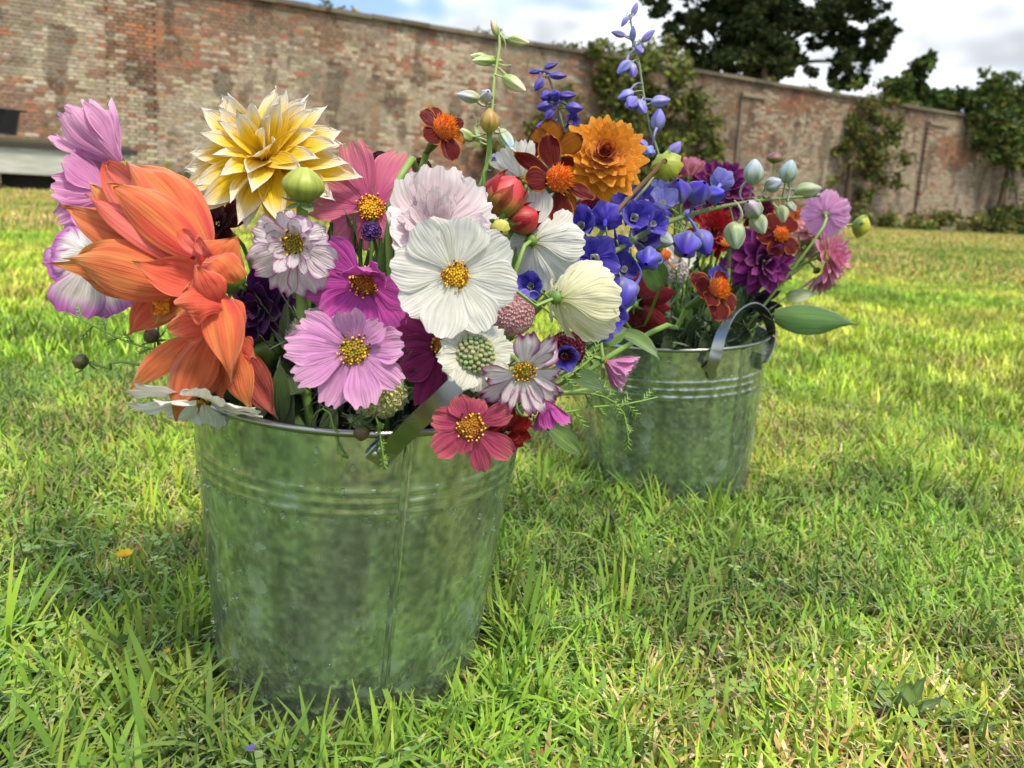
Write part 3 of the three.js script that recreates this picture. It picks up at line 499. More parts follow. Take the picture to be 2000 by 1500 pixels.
// cosmos: broad toothed petals round a yellow eye
function cosmos(o) {
  const { label, p, face = [0, 0, 1], roll = 0, R, n = 8, wd = 0.82, tilt = 12, bend = 0.25, cup = 0.2, disc = 0.21, dk = 'yellow', col, flute = 0.05, teeth = 0.035, ruf = 0.02, prof = 'cosmos', list, st = {}, dh = 0.5, round = 0.1, inner, group } = o;
  const r = px2m(R, p[2]), g = head('cosmos_flower', label, 'flower', p, face, roll, group);
  const L = list ?? Array.from({ length: n }, (_, i) => [i * 360 / n + rr(-6, 6)]);
  L.forEach(([az, len = 1, w = 1, ti, be, cu, tw = 0], i) => {
    const geo = petalGeo({ L: r * len * rr(0.97, 1.03) * 0.97, W: r * wd * w * rr(0.82, 1.0), nu: 16, nv: 14, prof, bend: (be ?? bend) + rr(-0.22, 0.2), cup: cu ?? cup * rr(-0.2, 1.8), flute: flute * rr(0.2, 1), nf: [4, 5, 6, 3][i % 4], teeth: teeth * 1.35, nt: 3, ruf, round, crumple: o.crumple ?? 0.08, twist: tw + rr(-0.16, 0.16), col });
    placePetal(g, geo, az, (ti ?? tilt) + rr(-7, 7), r * 0.06, 0.0011 * (i % 3), 'petal', petalMat, rr(-0.08, 0.08));
  });
  if (inner) for (let i = 0; i < inner.n; i++) { const az = inner.az ? inner.az[i % inner.az.length] + rr(-8, 8) : i * 137.5; placePetal(g, petalGeo({ L: r * inner.len * rr(0.75, 1.2), W: r * inner.w * rr(0.7, 1.25), nu: 10, nv: 6, prof: 'spoon', bend: rr(-0.3, 0.5), cup: rr(0.2, 0.9), teeth: 0.03, col: inner.col ?? col }), az, inner.tilt + rr(-12, 12), r * 0.16, 0.001 + 0.0008 * (i % 3), 'petal', petalMat, rr(-0.3, 0.3)); }
  const dr = r * disc, d = DISC[dk]; if (disc) part('disc', discGeo(dr, dr * dh, 90, d[0], d[1], d[2]), discMat, g);
  calyx(g, r * 0.12); stem(g, st); return g;
}
// dahlia: spiral of many petals
function dahlia(o) {
  const { label, p, face, roll = 0, R, N, wd, tIn = 80, tOut = -10, tp = 0.8, lIn = 0.35, lp = 0.7, prof = 'broad', cols, cup = 0.5, cupT = cup, bend = 0.3, st = {}, eye, zc = 0.3, levels = 7, teeth = 0, round = 0.1, start = 0, half, jit = 5, cat = 'flower', name = 'dahlia_flower', rb = 0.22 } = o;
  const r = px2m(R, p[2]), g = head(name, label, cat, p, face, roll), G = [];
  for (let l = 0; l < levels; l++) G.push([0, 1, 2, 3].map(() => { const t = (l + 0.5) / levels, len = r * lerp(lIn, 1, Math.pow(t, lp)) * (1 - rb * 0.6 * t); return petalGeo({ L: len * rr(0.9, 1.08), W: r * wd * lerp(0.55, 1, t), nu: 12, nv: 7, prof, bend: bend * rr(0.5, 1.5) * (typeof o.bend2 === 'number' ? lerp(o.bend2, 1, t) : 1), cup: cup * rr(0.8, 1.2), cupT: cupT * rr(0.8, 1.2), teeth, nt: 2, round, ruf: o.ruf ?? 0.02, crumple: o.crumple ?? 0.07, twist: rr(-0.15, 0.15) * (o.ruf === 0 ? 0.3 : 1), col: cols(t) }); }));
  for (let i = start; i < N; i++) {
    const t = (i + 0.5) / N, az = i * 137.508 + rr(-jit, jit); if (half && !half(((az % 360) + 360) % 360, t)) continue;
    placePetal(g, G[Math.min(levels - 1, Math.floor(t * levels))][Math.floor(rnd() * 4)], az, lerp(tIn, tOut, Math.pow(t, tp)) + rr(-jit, jit), r * rb * t, r * zc * (1 - t), 'petal', petalMat, rr(-0.03, 0.03) * jit);
  }
  if (eye) part('disc', discGeo(r * eye[0], r * eye[0] * 0.7, 60, eye[1], eye[2], eye[2], 0), discMat, g);
  calyx(g, r * 0.14, 6, -r * 0.08, GREEN2, 2.2); stem(g, st); return g;
}
// fluted bud shape along +y, from 0 to L
function budGeo(L, r, cb, ct, flutes = 5, amp = 0.1, pow = 0.9, mouth = 0.12, tips) {
  const b = new Buf(), nu = 14, nv = 20;
  for (let i = 0; i <= nu; i++) for (let j = 0; j <= nv; j++) {
    const u = i / nu, a = j / nv * 6.2832, q = r * Math.max(mouth * u, Math.pow(Math.sin(Math.PI * Math.min(0.985, 0.03 + 0.95 * Math.pow(u, pow))), 0.7)) * (1 + amp * Math.cos(flutes * a + u * 1.2) * Math.sin(Math.PI * u));
    let c = mixc(cb, ct, step(0.15, 0.85, u)); if (tips) c = mixc(c, tips, step(0.4, 1, Math.cos(flutes * a + u * 1.2)) * step(0.1, 0.4, u) * step(1, 0.7, u) * 0.8);
    b.v(Math.cos(a) * q, u * L, Math.sin(a) * q, c, j / nv * 3, u);
  }
  for (let i = 0; i < nu; i++) for (let j = 0; j < nv; j++) { const q = i * (nv + 1) + j, s = q + nv + 1; b.t(q, s, q + 1); b.t(q + 1, s, s + 1); }
  return b.geo();
}
const DEL = { green: [C('#93a860'), C('#d3d6b2'), C('#7d9448')], pale: [C('#a9b48c'), C('#d2d2e2'), C('#8f9f6a')], lilac: [C('#8d8fc4'), C('#7a78c8'), C('#5a58a4')], violet: [C('#5650a8'), C('#4636a8'), C('#33287a')], blue: [C('#6a6cb0'), C('#4230c0'), C('#5a6258')], grey: [C('#8a9c84'), C('#a6acc0'), C('#67785e')], ggrey: [C('#8f9f6e'), C('#a3ad9a'), C('#6a7c4c')] };
function alignY(m, dir) { m.quaternion.setFromUnitVectors(V(0, 1, 0), dir); m.rotateY(rr(0, 6)); return m; }
// a spike of larkspur: stem through pixels, buds [px, py, depth, length px, direction (camera), colour, fat]
function spike(label, stemPts, buds, florets, o = {}) {
  const foot = at(...stemPts[0]), g = thing('delphinium_spike', label, 'flower', foot), S = stemPts.map((q) => at(...q)), cv = new THREE.CatmullRomCurve3(S, false, 'centripetal'), sc = o.col ?? GREEN, bits = [];
  const all = o.end ? S : [inBk(o.k ?? 0, o.rel ?? [0.3, 0.1], 0.05), inBk(o.k ?? 0, o.rel ?? [0.3, 0.1], 0.22), ...S];
  bits.push(tube(toLocal(g, all), o.r ?? 0.0028, o.rt ?? 0.0011, sc, 40, 8));
  const samples = cv.getPoints(60);
  const near = (p, down) => { let best = samples[0], bd = 9; for (const s of samples) { const e = s.distanceTo(p) + (s.y > p.y && !o.flat ? 0.006 : 0); if (e < bd) { bd = e; best = s; } } return best; };
  for (const [x, y, d, len, dir, key, fat = 0.42] of buds) {
    const L = px2m(len * (o.big ? 1.04 : 1), d), D = dirCam(dir), c = at(x, y, d), base = c.clone().addScaledVector(D, -L / 2), [cb, ct, rib] = DEL[key];
    const geo = [budGeo(L, L * fat * 0.5, cb, ct.map((v) => v * rr(0.8, 1.2)), 5, 0.17, 0.8, 0.14, rib)];
    const bend = rr(-0.35, 0.35); geo.push(tube([V(0, L * 0.2, -L * fat * 0.2), V(L * 0.05, -L * 0.1, -L * fat * 0.55), V(L * bend * 0.4, -L * 0.42, -L * fat * 0.6), V(L * bend * 0.7, -L * 0.7, -L * fat * 0.35)], L * 0.075, L * 0.02, cb, 8, 6, mixc(cb, ct, 0.6)));
    const m = part('bud', merge(geo), waxMat, g); m.position.copy(toLocal(g, [base])[0]); alignY(m, D);
    const q = near(base); bits.push(tube(toLocal(g, [q, q.clone().lerp(base, 0.5).addScaledVector(D, -L * 0.25), base.clone().addScaledVector(D, L * 0.05)]), 0.0009, 0.0008, sc, 8, 5));
  }
  for (const f of florets ?? []) {
    const [x, y, d, R, face, roll = 0, key = 'blue', open = 38] = f, r = px2m(R * (o.big ?? 1), d), fl = new THREE.Group(); fl.name = 'floret'; fl.position.copy(at(x, y, d).sub(foot)); frame(fl, face, roll); g.add(fl);
    const cc = { blue: [C('#4436c0'), C('#7468dc'), C('#2e22a4')], lilac: [C('#7474cc'), C('#8a90d2'), C('#6a6ac4')], violet: [C('#40309e'), C('#5a4cb8'), C('#33267e')] }[key];
    for (let i = 0; i < 5; i++) placePetal(fl, petalGeo({ L: r * rr(0.9, 1.08), W: r * 0.95, nu: 10, nv: 8, prof: 'round', bend: 0.5, cup: 0.5, ruf: 0.03, round: 0.15, col: pc({ base: cc[2], main: cc[0], tip: cc[1], streak: cc[1], sk: 0.4 }) }), i * 72 + rr(-6, 6), open + rr(-8, 8), r * 0.05, 0, 'sepal');
    for (let i = 0; i < 4; i++) placePetal(fl, petalGeo({ L: r * 0.38, W: r * 0.3, nu: 6, nv: 4, prof: 'round', bend: 0.9, cup: 0.5, ruf: 0.08, teeth: 0.08, nt: 2, col: () => [0.72, 0.74, 0.66] }), 45 + i * 90, 50, r * 0.04, r * 0.04, 'bee_petal');
    const q = near(at(x, y, d)), n = V(0, 0, 1).applyQuaternion(fl.quaternion), bp = at(x, y, d).addScaledVector(n, -0.002); bits.push(tube(toLocal(g, [q, q.clone().lerp(bp, 0.5).addScaledVector(n, -0.006), bp]), 0.001, 0.001, sc, 8, 5), tube(toLocal(g, [bp.clone().addScaledVector(n, 0.003), bp.clone().addScaledVector(n, -0.008), bp.clone().addScaledVector(n, -0.016).add(V(0, 0.003, 0))]), 0.0022, 0.0006, cc[2], 8, 6));
  }
  part('stem', merge(bits), stemMat, g); return g;
}
// French marigold: few velvety petals, orange tuft, long green calyx
function marigold(o) {
  const { label, p, face, roll = 0, R, list, st = {}, disc = 0.34, cal = 1.1, back } = o, r = px2m(R, p[2]), g = head('marigold_flower', label, 'flower', p, face, roll);
  const dk = C('#5c0a0a'), ed = C('#c9741c'), un = C('#b86f16');
  list.forEach(([az, len = 1, w = 1, tilt = 0, be = -0.3, tw = 0, yel = 0]) => placePetal(g, petalGeo({ L: r * len, W: r * w * 0.95, nu: 14, nv: 12, prof: 'round', bend: be, cup: rr(-0.2, 0.35), ruf: 0.05, nr: 7, round: 0.12, teeth: 0.02, twist: tw, col: yel ? pc({ base: un, main: un, edge: dk, ew: 0.12 }) : pc({ base: C('#3e0608'), main: dk, streak: C('#78120e'), sk: 0.5, edge: ed, ew: 0.035 }) }), az, tilt, r * 0.18, 0, 'petal', petalMat, rr(-0.2, 0.2)));
  const out = [], dr = r * disc; for (let i = 0; i < 130; i++) { const q = Math.sqrt((i + 0.5) / 130) * rr(0.85, 1.12), a = i * 2.39996 + rr(-0.25, 0.25), k = new THREE.ConeGeometry(dr * rr(0.07, 0.13), dr * rr(0.4, 0.85), 5); k.rotateX(Math.PI / 2); k.rotateY(q * 0.7 * Math.cos(a)); k.rotateX(-q * 0.7 * Math.sin(a)); k.translate(Math.cos(a) * q * dr, Math.sin(a) * q * dr, dr * (0.25 + 0.85 * (1 - q * q))); out.push(paint(k, mixc(C('#f09a14'), C('#d8690e'), rnd()).map((v) => v * rr(0.8, 1.15)))); }
  const core = new THREE.SphereGeometry(dr * 0.95, 16, 8, 0, 6.2832, 0, 1.6); core.rotateX(Math.PI / 2); out.push(paint(core, C('#b5530e'))); part('disc', merge(out), discMat, g);
  const pts = [[0.10, -1.15], [0.17, -0.8], [0.24, -0.45], [0.3, -0.18], [0.33, 0.02]].map(([x, y]) => new THREE.Vector2(x * r, y * r * cal)); const cx = new THREE.LatheGeometry(pts, 16); cx.rotateX(Math.PI / 2); part('calyx', paint(cx, (x, y, z) => mixc(C('#4c6a2e'), C('#3d5a2b'), noise(Math.atan2(y, x) * 3 + 9, z * 30))), waxMat, g);
  stem(g, { back: r * cal * 1.1, len: r * cal * 1.25 + 0.008, r: 0.0022, ...st }); return g;
}
// pincushion scabious: dome of florets, ruffled ring
function scabious(o) {
  const { label, p, face, roll = 0, R, dome = 0.55, cIn, cOut, n = 90, ray = 10, rayCol, st = {}, green, hh = 0.7, cluster = 0.16 } = o, r = px2m(R, p[2]), g = head('scabious_flower', label, 'flower', p, face, roll), out = [], dr = r * dome;
  const base = new THREE.SphereGeometry(dr * 0.85, 20, 10, 0, 6.2832, 0, 1.75); base.rotateX(Math.PI / 2); base.scale(1, 1, hh); out.push(paint(base, cIn.map((v) => v * 0.75)));
  for (let i = 0; i < n; i++) {
    const th = Math.acos(1 - (i + 0.5) / n * 1.15), a = i * 2.39996, d = V(Math.sin(th) * Math.cos(a), Math.sin(th) * Math.sin(a), Math.cos(th)), c = mixc(cIn, cOut, rnd());
    if (green) { const k = seedG.clone(), s = dr * 1.25 / Math.sqrt(n); k.scale(s, s, s); k.translate(d.x * dr, d.y * dr, d.z * dr * hh); out.push(paint(k, c.map((v) => v * rr(0.8, 1.15)))); continue; }
    const b = new Buf(), s = r * cluster * rr(0.75, 1.2), m = new THREE.Matrix4().makeRotationFromQuaternion(new THREE.Quaternion().setFromUnitVectors(V(0, 0, 1), d)); m.setPosition(d.x * dr, d.y * dr, d.z * dr * hh);
    for (let k = 0; k < 5; k++) { const e = k * 1.2566 + i, q = [b.v(0, 0, -s * 0.5, c), b.v(Math.cos(e - 0.5) * s * 0.7, Math.sin(e - 0.5) * s * 0.7, s * 0.2, c), b.v(Math.cos(e) * s, Math.sin(e) * s, s * 0.35, c), b.v(Math.cos(e + 0.5) * s * 0.7, Math.sin(e + 0.5) * s * 0.7, s * 0.2, c)]; b.t(q[0], q[1], q[2]); b.t(q[0], q[2], q[3]); }
    const f = b.geo(); f.applyMatrix4(m); out.push(f);
  }
  tag(part('floret_dome', merge(out), green ? waxMat : softMat, g), null, null, null, 'stuff');
  for (let i = 0; i < ray; i++) placePetal(g, petalGeo({ L: r * rr(0.62, 0.78), W: r * rr(0.6, 0.8), nu: 10, nv: 10, prof: 'wide', bend: rr(-0.5, 0.2), cup: rr(0, 0.3), ruf: 0.1, nr: 8, teeth: 0.08, nt: 3, flute: 0.08, col: pc({ main: rayCol ?? cOut, base: cIn, bl: 0.3 }) }), i * 360 / ray + rr(-8, 8), rr(-5, 25), r * 0.28, -r * 0.05 * (i % 2));
  calyx(g, r * 0.16, 8, -r * 0.05); stem(g, st); return g;
}
// round or half-open dahlia bud
function dahliaBud(o) {
  const { label, p, face, roll = 0, R, L = 1.7, cb, ct, rib, flutes = 9, bracts = 6, bl = 1, bt = 20, petals, st = {}, amp = 0.07 } = o, r = px2m(R, p[2]), g = head('dahlia_bud', label, 'flower bud', p, face, roll);
  const b = budGeo(r * L, r, cb, ct, flutes, amp, 0.95, 0.05, rib); b.rotateX(Math.PI / 2); b.translate(0, 0, -r * L * 0.5); part('bud_body', b, waxMat, g);
  (petals ?? []).forEach(([az, len, col]) => placePetal(g, petalGeo({ L: r * len, W: r * 1.35, nu: 12, nv: 8, prof: 'dahlia', arc: -0.2, cup: 0.95, col: pc(col) }), az, 88, r * 0.62, -r * L * 0.42));
  for (let i = 0; i < bracts; i++) placePetal(g, petalGeo({ L: r * bl * rr(0.85, 1.15), W: r * 0.62, nu: 8, nv: 4, prof: 'dahlia', bend: 0.5, cup: 0.4, col: pc({ main: GREEN2, base: GREEN, mid: GREEN }) }), i * 360 / bracts + 20, bt + rr(-15, 15), r * 0.2, -r * L * 0.5, 'bract', leafMat);
  stem(g, { back: r * L * 0.48, len: r * L * 0.5 + 0.02, ...st }); return g;
}
// thread-leaved cosmos bud
function cosmosBud(label, p, face, R, st, cb = C('#4f5a2e'), ct = C('#5d4a38')) {
  const r = px2m(R, p[2]), g = head('cosmos_bud', label, 'flower bud', p, face, 0), b = budGeo(r * 1.7, r * 0.85, cb, ct, 8, 0.06, 0.9, 0.05); b.rotateX(Math.PI / 2); b.translate(0, 0, -r * 0.8); part('bud_body', b, waxMat, g);
  for (let i = 0; i < 8; i++) placePetal(g, petalGeo({ L: r * rr(1.8, 2.8), W: r * 0.34, nu: 8, nv: 2, prof: 'lance', bend: rr(-0.9, 0.9), col: () => GREEN2 }), i * 45, rr(-35, 35), r * 0.2, -r * 0.75, 'bract', leafMat);
  stem(g, { back: r * 0.75, len: r + 0.012, r: 0.001, r1: 0.0014, ...st }); return g;
}
// one petal laid between two pixels: base, tip [px, py, depth], width px, options
function petalPx(g, base, tipP, wpx, o, name = 'petal', mat = petalMat) {
  const a = at(...base), t = at(...tipP), Y = t.clone().sub(a), L = Y.length(); Y.normalize(); const d = (base[2] + tipP[2]) / 2;
  let Z = dirCam(o.n ?? [0, 0, 1]); const X = Y.clone().cross(Z).normalize(); Z = X.clone().cross(Y);
  const m = part(name, petalGeo({ L, W: px2m(wpx, d), nu: 20, nv: 12, prof: 'dahlia', arc: 0.1, ...o }), mat, g);
  m.position.copy(toLocal(g, [a])[0]); m.quaternion.setFromRotationMatrix(new THREE.Matrix4().makeBasis(X, Y, Z)).premultiply(g.quaternion.clone().invert()); return m;
}

/* ------------------------------------------------ flowers of the front bucket */
const PINK = pc({ base: C('#d070b0'), main: C('#e094cc'), tip: C('#e8a8d8'), streak: C('#d080be'), sk: 0.45, tl: 0.75 }), LILACPINK = pc({ base: C('#c27ab8'), main: C('#dc9cd4'), tip: C('#e2aad8'), streak: C('#cc86c6'), sk: 0.45 }), MAGENTA = pc({ base: C('#a82f8c'), main: C('#c44fae'), tip: C('#d069bc'), streak: C('#b03c9c'), sk: 0.5, tl: 0.75 }), SALMON = pc({ base: C('#c2478c'), main: C('#da7797'), tip: C('#de8a96'), streak: C('#d0689a'), sk: 0.4, bl: 0.6, tl: 0.65 }), DUSK = pc({ base: C('#6e1440'), main: C('#b8496c'), tip: C('#c65f72'), streak: C('#a83a66'), sk: 0.5, bl: 0.45 }), PLUM = pc({ base: C('#5e0d40'), main: C('#8a1f60'), tip: C('#9a2f6c'), streak: C('#701450'), sk: 0.5 }), WHITE = pc({ base: C('#d6dcc0'), main: C('#e9ebe6'), tip: C('#eeefec'), bl: 0.3 }), PALE = pc({ base: C('#ecccda'), main: C('#f4e2ea'), tip: C('#f8eef3'), streak: C('#eed6e0'), sk: 0.5 }), PICO = pc({ base: C('#d9d6c4'), main: C('#e6dce6'), edge: C('#a8489c'), ew: 0.075 }), PICO2 = pc({ base: C('#d8d2c8'), main: C('#e9e3ea'), edge: C('#8c1f74'), ew: 0.16, streak: C('#d0a0c8'), sk: 0.35 }), CREAM = pc({ base: C('#cfd39a'), main: C('#e9e8c4'), tip: C('#eceacd'), bl: 0.4 });
const f = (a, b, c = 1) => [a, b, c];
reseed(61);
cosmos({ label: 'open white cosmos with yellow eye facing the viewer, largest bloom at the centre', crumple: 0.045, p: [890, 538, 0.468], face: f(0.06, -0.02), R: 124, n: 8, wd: 0.86, tilt: 10, bend: -0.05, cup: 0.25, disc: 0.215, col: WHITE, teeth: 0.02, round: 0.16, flute: 0.03, roll: 12, list: [[22, 1], [67, 0.92], [112, 1.0, 1.05], [158, 1.0, 1.1], [200, 0.98, 1], [243, 0.98, 0.95], [288, 0.98, 1], [336, 0.98, 1.1]] });
cosmos({ label: 'light pink cosmos below the magenta cosmos with a dark speck on one petal', p: [693, 684, 0.455], face: f(0.1, 0.22), R: 122, wd: 0.72, tilt: 6, bend: -0.1, disc: 0.235, dk: 'olive', col: LILACPINK, teeth: 0.045, ruf: 0.04, flute: 0.07, list: [[5, 0.78, 0.9, 12], [40, 0.62, 0.7, 24], [98, 0.68, 0.75, 30, 0.5], [150, 0.98, 0.9], [178, 1.06, 0.9], [208, 1, 0.9], [245, 0.96, 0.8], [283, 0.95, 0.95], [322, 0.9, 0.8]] });
cosmos({ label: 'magenta pink cosmos with folded upper petal between the white and light pink cosmos', p: [715, 552, 0.505], face: f(0.02, 0.05), R: 112, wd: 0.8, tilt: 10, bend: 0.0, disc: 0.25, dk: 'amber', col: MAGENTA, ruf: 0.05, flute: 0.07, teeth: 0.035, list: [[82, 0.72, 1.05, 52, 0.9, 0.8], [20, 0.75, 0.8, 42, 0.7, 0.5], [135, 0.95, 0.85], [185, 1.02, 0.95], [222, 0.92, 0.9], [268, 0.95, 0.9], [306, 1.08, 0.85], [342, 0.85, 0.95, 16]] });
cosmos({ label: 'salmon pink cosmos with bright yellow eye under the yellow and white dahlia', p: [726, 407, 0.575], face: f(0.02, 0.18), R: 126, wd: 0.66, tilt: 8, bend: -0.1, disc: 0.20, dk: 'gold', col: SALMON, teeth: 0.05, flute: 0.05, list: [[108, 1.05, 1.05], [62, 1.0, 1.1], [22, 0.95, 0.9], [150, 0.82, 0.9], [180, 0.95, 0.7], [222, 0.78, 1.0, -12], [258, 0.62, 0.8, -20], [318, 0.6, 0.9, -10]] });
cosmos({ label: 'white double cosmos with fine purple petal edges beneath the round green bud', p: [578, 476, 0.482], face: f(-0.1, -0.18), R: 98, n: 9, wd: 0.78, tilt: -4, bend: -0.35, disc: 0.26, dk: 'olive', col: PICO, teeth: 0.05, ruf: 0.05, list: [[12, 0.62], [50, 0.52], [88, 0.5], [130, 0.68], [165, 1.05, 1.1], [205, 1.08, 1.1], [245, 1.08, 1.1], [283, 1.1, 1.1], [325, 0.85, 1.1]], inner: { n: 13, len: 0.5, w: 0.3, tilt: 38, col: PICO } });
cosmos({ label: 'white cosmos with broad purple petal edges, drooping over the rim at right', p: [1022, 722, 0.452], face: f(0.25, -0.5), R: 112, wd: 0.62, tilt: 4, bend: -0.45, disc: 0.19, dk: 'olive', col: PICO2, teeth: 0.06, ruf: 0.06, flute: 0.08, list: [[95, 0.8, 0.9, 20, -0.2], [55, 0.78, 0.7, 8], [20, 0.9, 0.7, -10, -0.9], [345, 0.75, 0.6], [200, 0.75, 0.9, 0, -0.9], [225, 0.95, 0.7], [258, 0.95, 0.75, -5], [290, 1.0, 0.7], [322, 0.95, 0.7]], inner: { n: 11, len: 0.62, w: 0.22, tilt: 20, col: PICO2, az: [230, 250, 275, 300, 325, 345, 45] } });
cosmos({ label: 'dusky rose cosmos hanging lowest over the front rim', p: [918, 832, 0.448], face: f(0.12, 0.1), R: 96, wd: 0.62, tilt: 5, bend: -0.25, disc: 0.27, dk: 'amber', col: DUSK, teeth: 0.04, flute: 0.08, ruf: 0.03, list: [[20, 0.85, 0.9], [70, 0.55, 0.8], [115, 0.62, 0.9], [165, 0.78, 1], [215, 0.85, 0.95], [288, 0.98, 0.85, -8], [325, 1.08, 1.0, -5], [250, 0.55, 0.7]] });
cosmos({ label: 'dark plum cosmos half hidden under the white cosmos', p: [866, 674, 0.50], face: f(0.15, 0.05), R: 100, wd: 0.75, tilt: 6, bend: -0.1, disc: 0.25, dk: 'amber', col: PLUM, list: [[150, 0.95, 1], [180, 0.72, 0.7], [215, 0.95, 1], [250, 1.3, 0.8], [285, 0.7, 0.9], [60, 0.9], [20, 0.7], [330, 0.7]] });
cosmos({ label: 'pale blush frilly cosmos behind the large white cosmos', crumple: 0.03, p: [848, 455, 0.535], face: f(0.15, 0.32), R: 128, n: 9, wd: 0.95, tilt: 22, bend: 0.25, cup: 0.3, disc: 0.1, dk: 'gold', col: PALE, teeth: 0.045, ruf: 0.03, flute: 0.06, list: [[20, 0.95, 1], [52, 1.0, 1], [85, 0.98, 1], [118, 0.95, 1], [150, 0.78, 1], [182, 0.75, 1], [215, 0.82, 1], [250, 0.8], [300, 0.8], [340, 0.85]], inner: { n: 14, len: 0.55, w: 0.26, tilt: 42, col: PALE, az: [60, 90, 120, 150, 180, 205] } });
cosmos({ label: 'cream cosmos seen from behind with its stem towards the viewer', p: [1092, 582, 0.50], face: f(0.72, -0.05, -0.62), R: 118, n: 8, wd: 0.8, tilt: 30, bend: 0.55, cup: 0.3, disc: 0.06, col: CREAM, teeth: 0.03, ruf: 0.03, flute: 0.05, st: { via: [[1000, 545, 0.49], [930, 640, 0.56]], len: 0.03, r: 0.0013 } });
cosmos({ label: 'half closed pink cosmos at the top left, seen from the side', p: [236, 322, 0.60], face: f(-0.55, 0.78, 0.2), R: 132, n: 6, wd: 0.78, tilt: 66, bend: 0.2, cup: 0.8, disc: 0.08, col: pc({ base: C('#d880b8'), main: C('#e4a2d2'), tip: C('#ecb4dc'), streak: C('#da90c4'), sk: 0.5 }), teeth: 0.05, st: { len: 0.03 } });
cosmos({ label: 'ruffled pink cosmos turned away behind the orange dahlia', p: [226, 385, 0.60], face: f(-0.85, 0.0, -0.15), R: 110, n: 9, wd: 0.78, tilt: 30, bend: 0.15, disc: 0.1, col: PINK, teeth: 0.04, flute: 0.12, ruf: 0.05 });
cosmos({ label: 'white cosmos flushed with mauve at its petal ends, farthest left', p: [182, 496, 0.56], face: f(-0.55, -0.08, -0.55), R: 128, wd: 0.86, tilt: 14, bend: 0.25, cup: 0.35, disc: 0.12, dk: 'gold', col: pc({ base: C('#e2e0dc'), main: C('#e8e4e8'), tip: C('#bb6cc0'), tl: 0.6, edge: C('#b865bc'), ew: 0.1 }), teeth: 0.025, list: [[150, 1.05], [108, 0.85], [195, 1.05, 1.1], [240, 1.05], [285, 0.95], [330, 0.6], [60, 0.5], [15, 0.5]] });
cosmos({ label: 'white flower tucked low beneath the orange dahlia, resting on the bucket rim', p: [392, 775, 0.475], face: f(-0.1, -0.85, 0.3), R: 122, n: 9, wd: 0.7, tilt: 12, bend: -0.1, disc: 0.16, col: WHITE, teeth: 0.05, ruf: 0.05, st: { len: 0.012 } });
cosmos({ label: 'white cosmos turned away behind the red marigold', p: [1022, 350, 0.60], face: f(-0.3, 0.9, -0.2), R: 74, n: 7, wd: 0.7, tilt: 50, bend: 0.1, cup: 0.4, disc: 0.1, col: WHITE });
cosmos({ label: 'large white cosmos turned away behind the cream cosmos', p: [1040, 470, 0.57], face: f(0.25, 0.05, -0.7), R: 100, n: 8, wd: 0.85, tilt: 18, bend: 0.2, disc: 0.1, col: WHITE, st: { len: 0.02 } });
cosmos({ label: 'pink cosmos showing its back beside the stem of the low marigold', p: [1172, 655, 0.62], face: f(0.05, 0.75, -0.5), R: 62, n: 6, wd: 0.75, tilt: 52, disc: 0.1, col: PINK, st: { rel: [0.8, 0.2] } });
cosmos({ label: 'drooping pink cosmos hanging before the rim of the back bucket', p: [1182, 706, 0.60], face: f(0.8, -0.45, 0.25), R: 64, n: 7, wd: 0.75, tilt: 50, flute: 0.12, disc: 0.1, col: PINK, st: { rel: [0.8, 0.2] } });
cosmos({ label: 'bright magenta cosmos hanging under the purple edged cosmos', p: [1062, 778, 0.48], face: f(0.3, -0.9, 0.1), R: 66, n: 6, wd: 0.7, tilt: 55, disc: 0.1, col: MAGENTA, st: { rel: [0.75, 0.3], len: 0.012 } });
{ // speck on the light pink petal is part of that petal's tissue: a small hole edged brown is left plain
}
reseed(62);
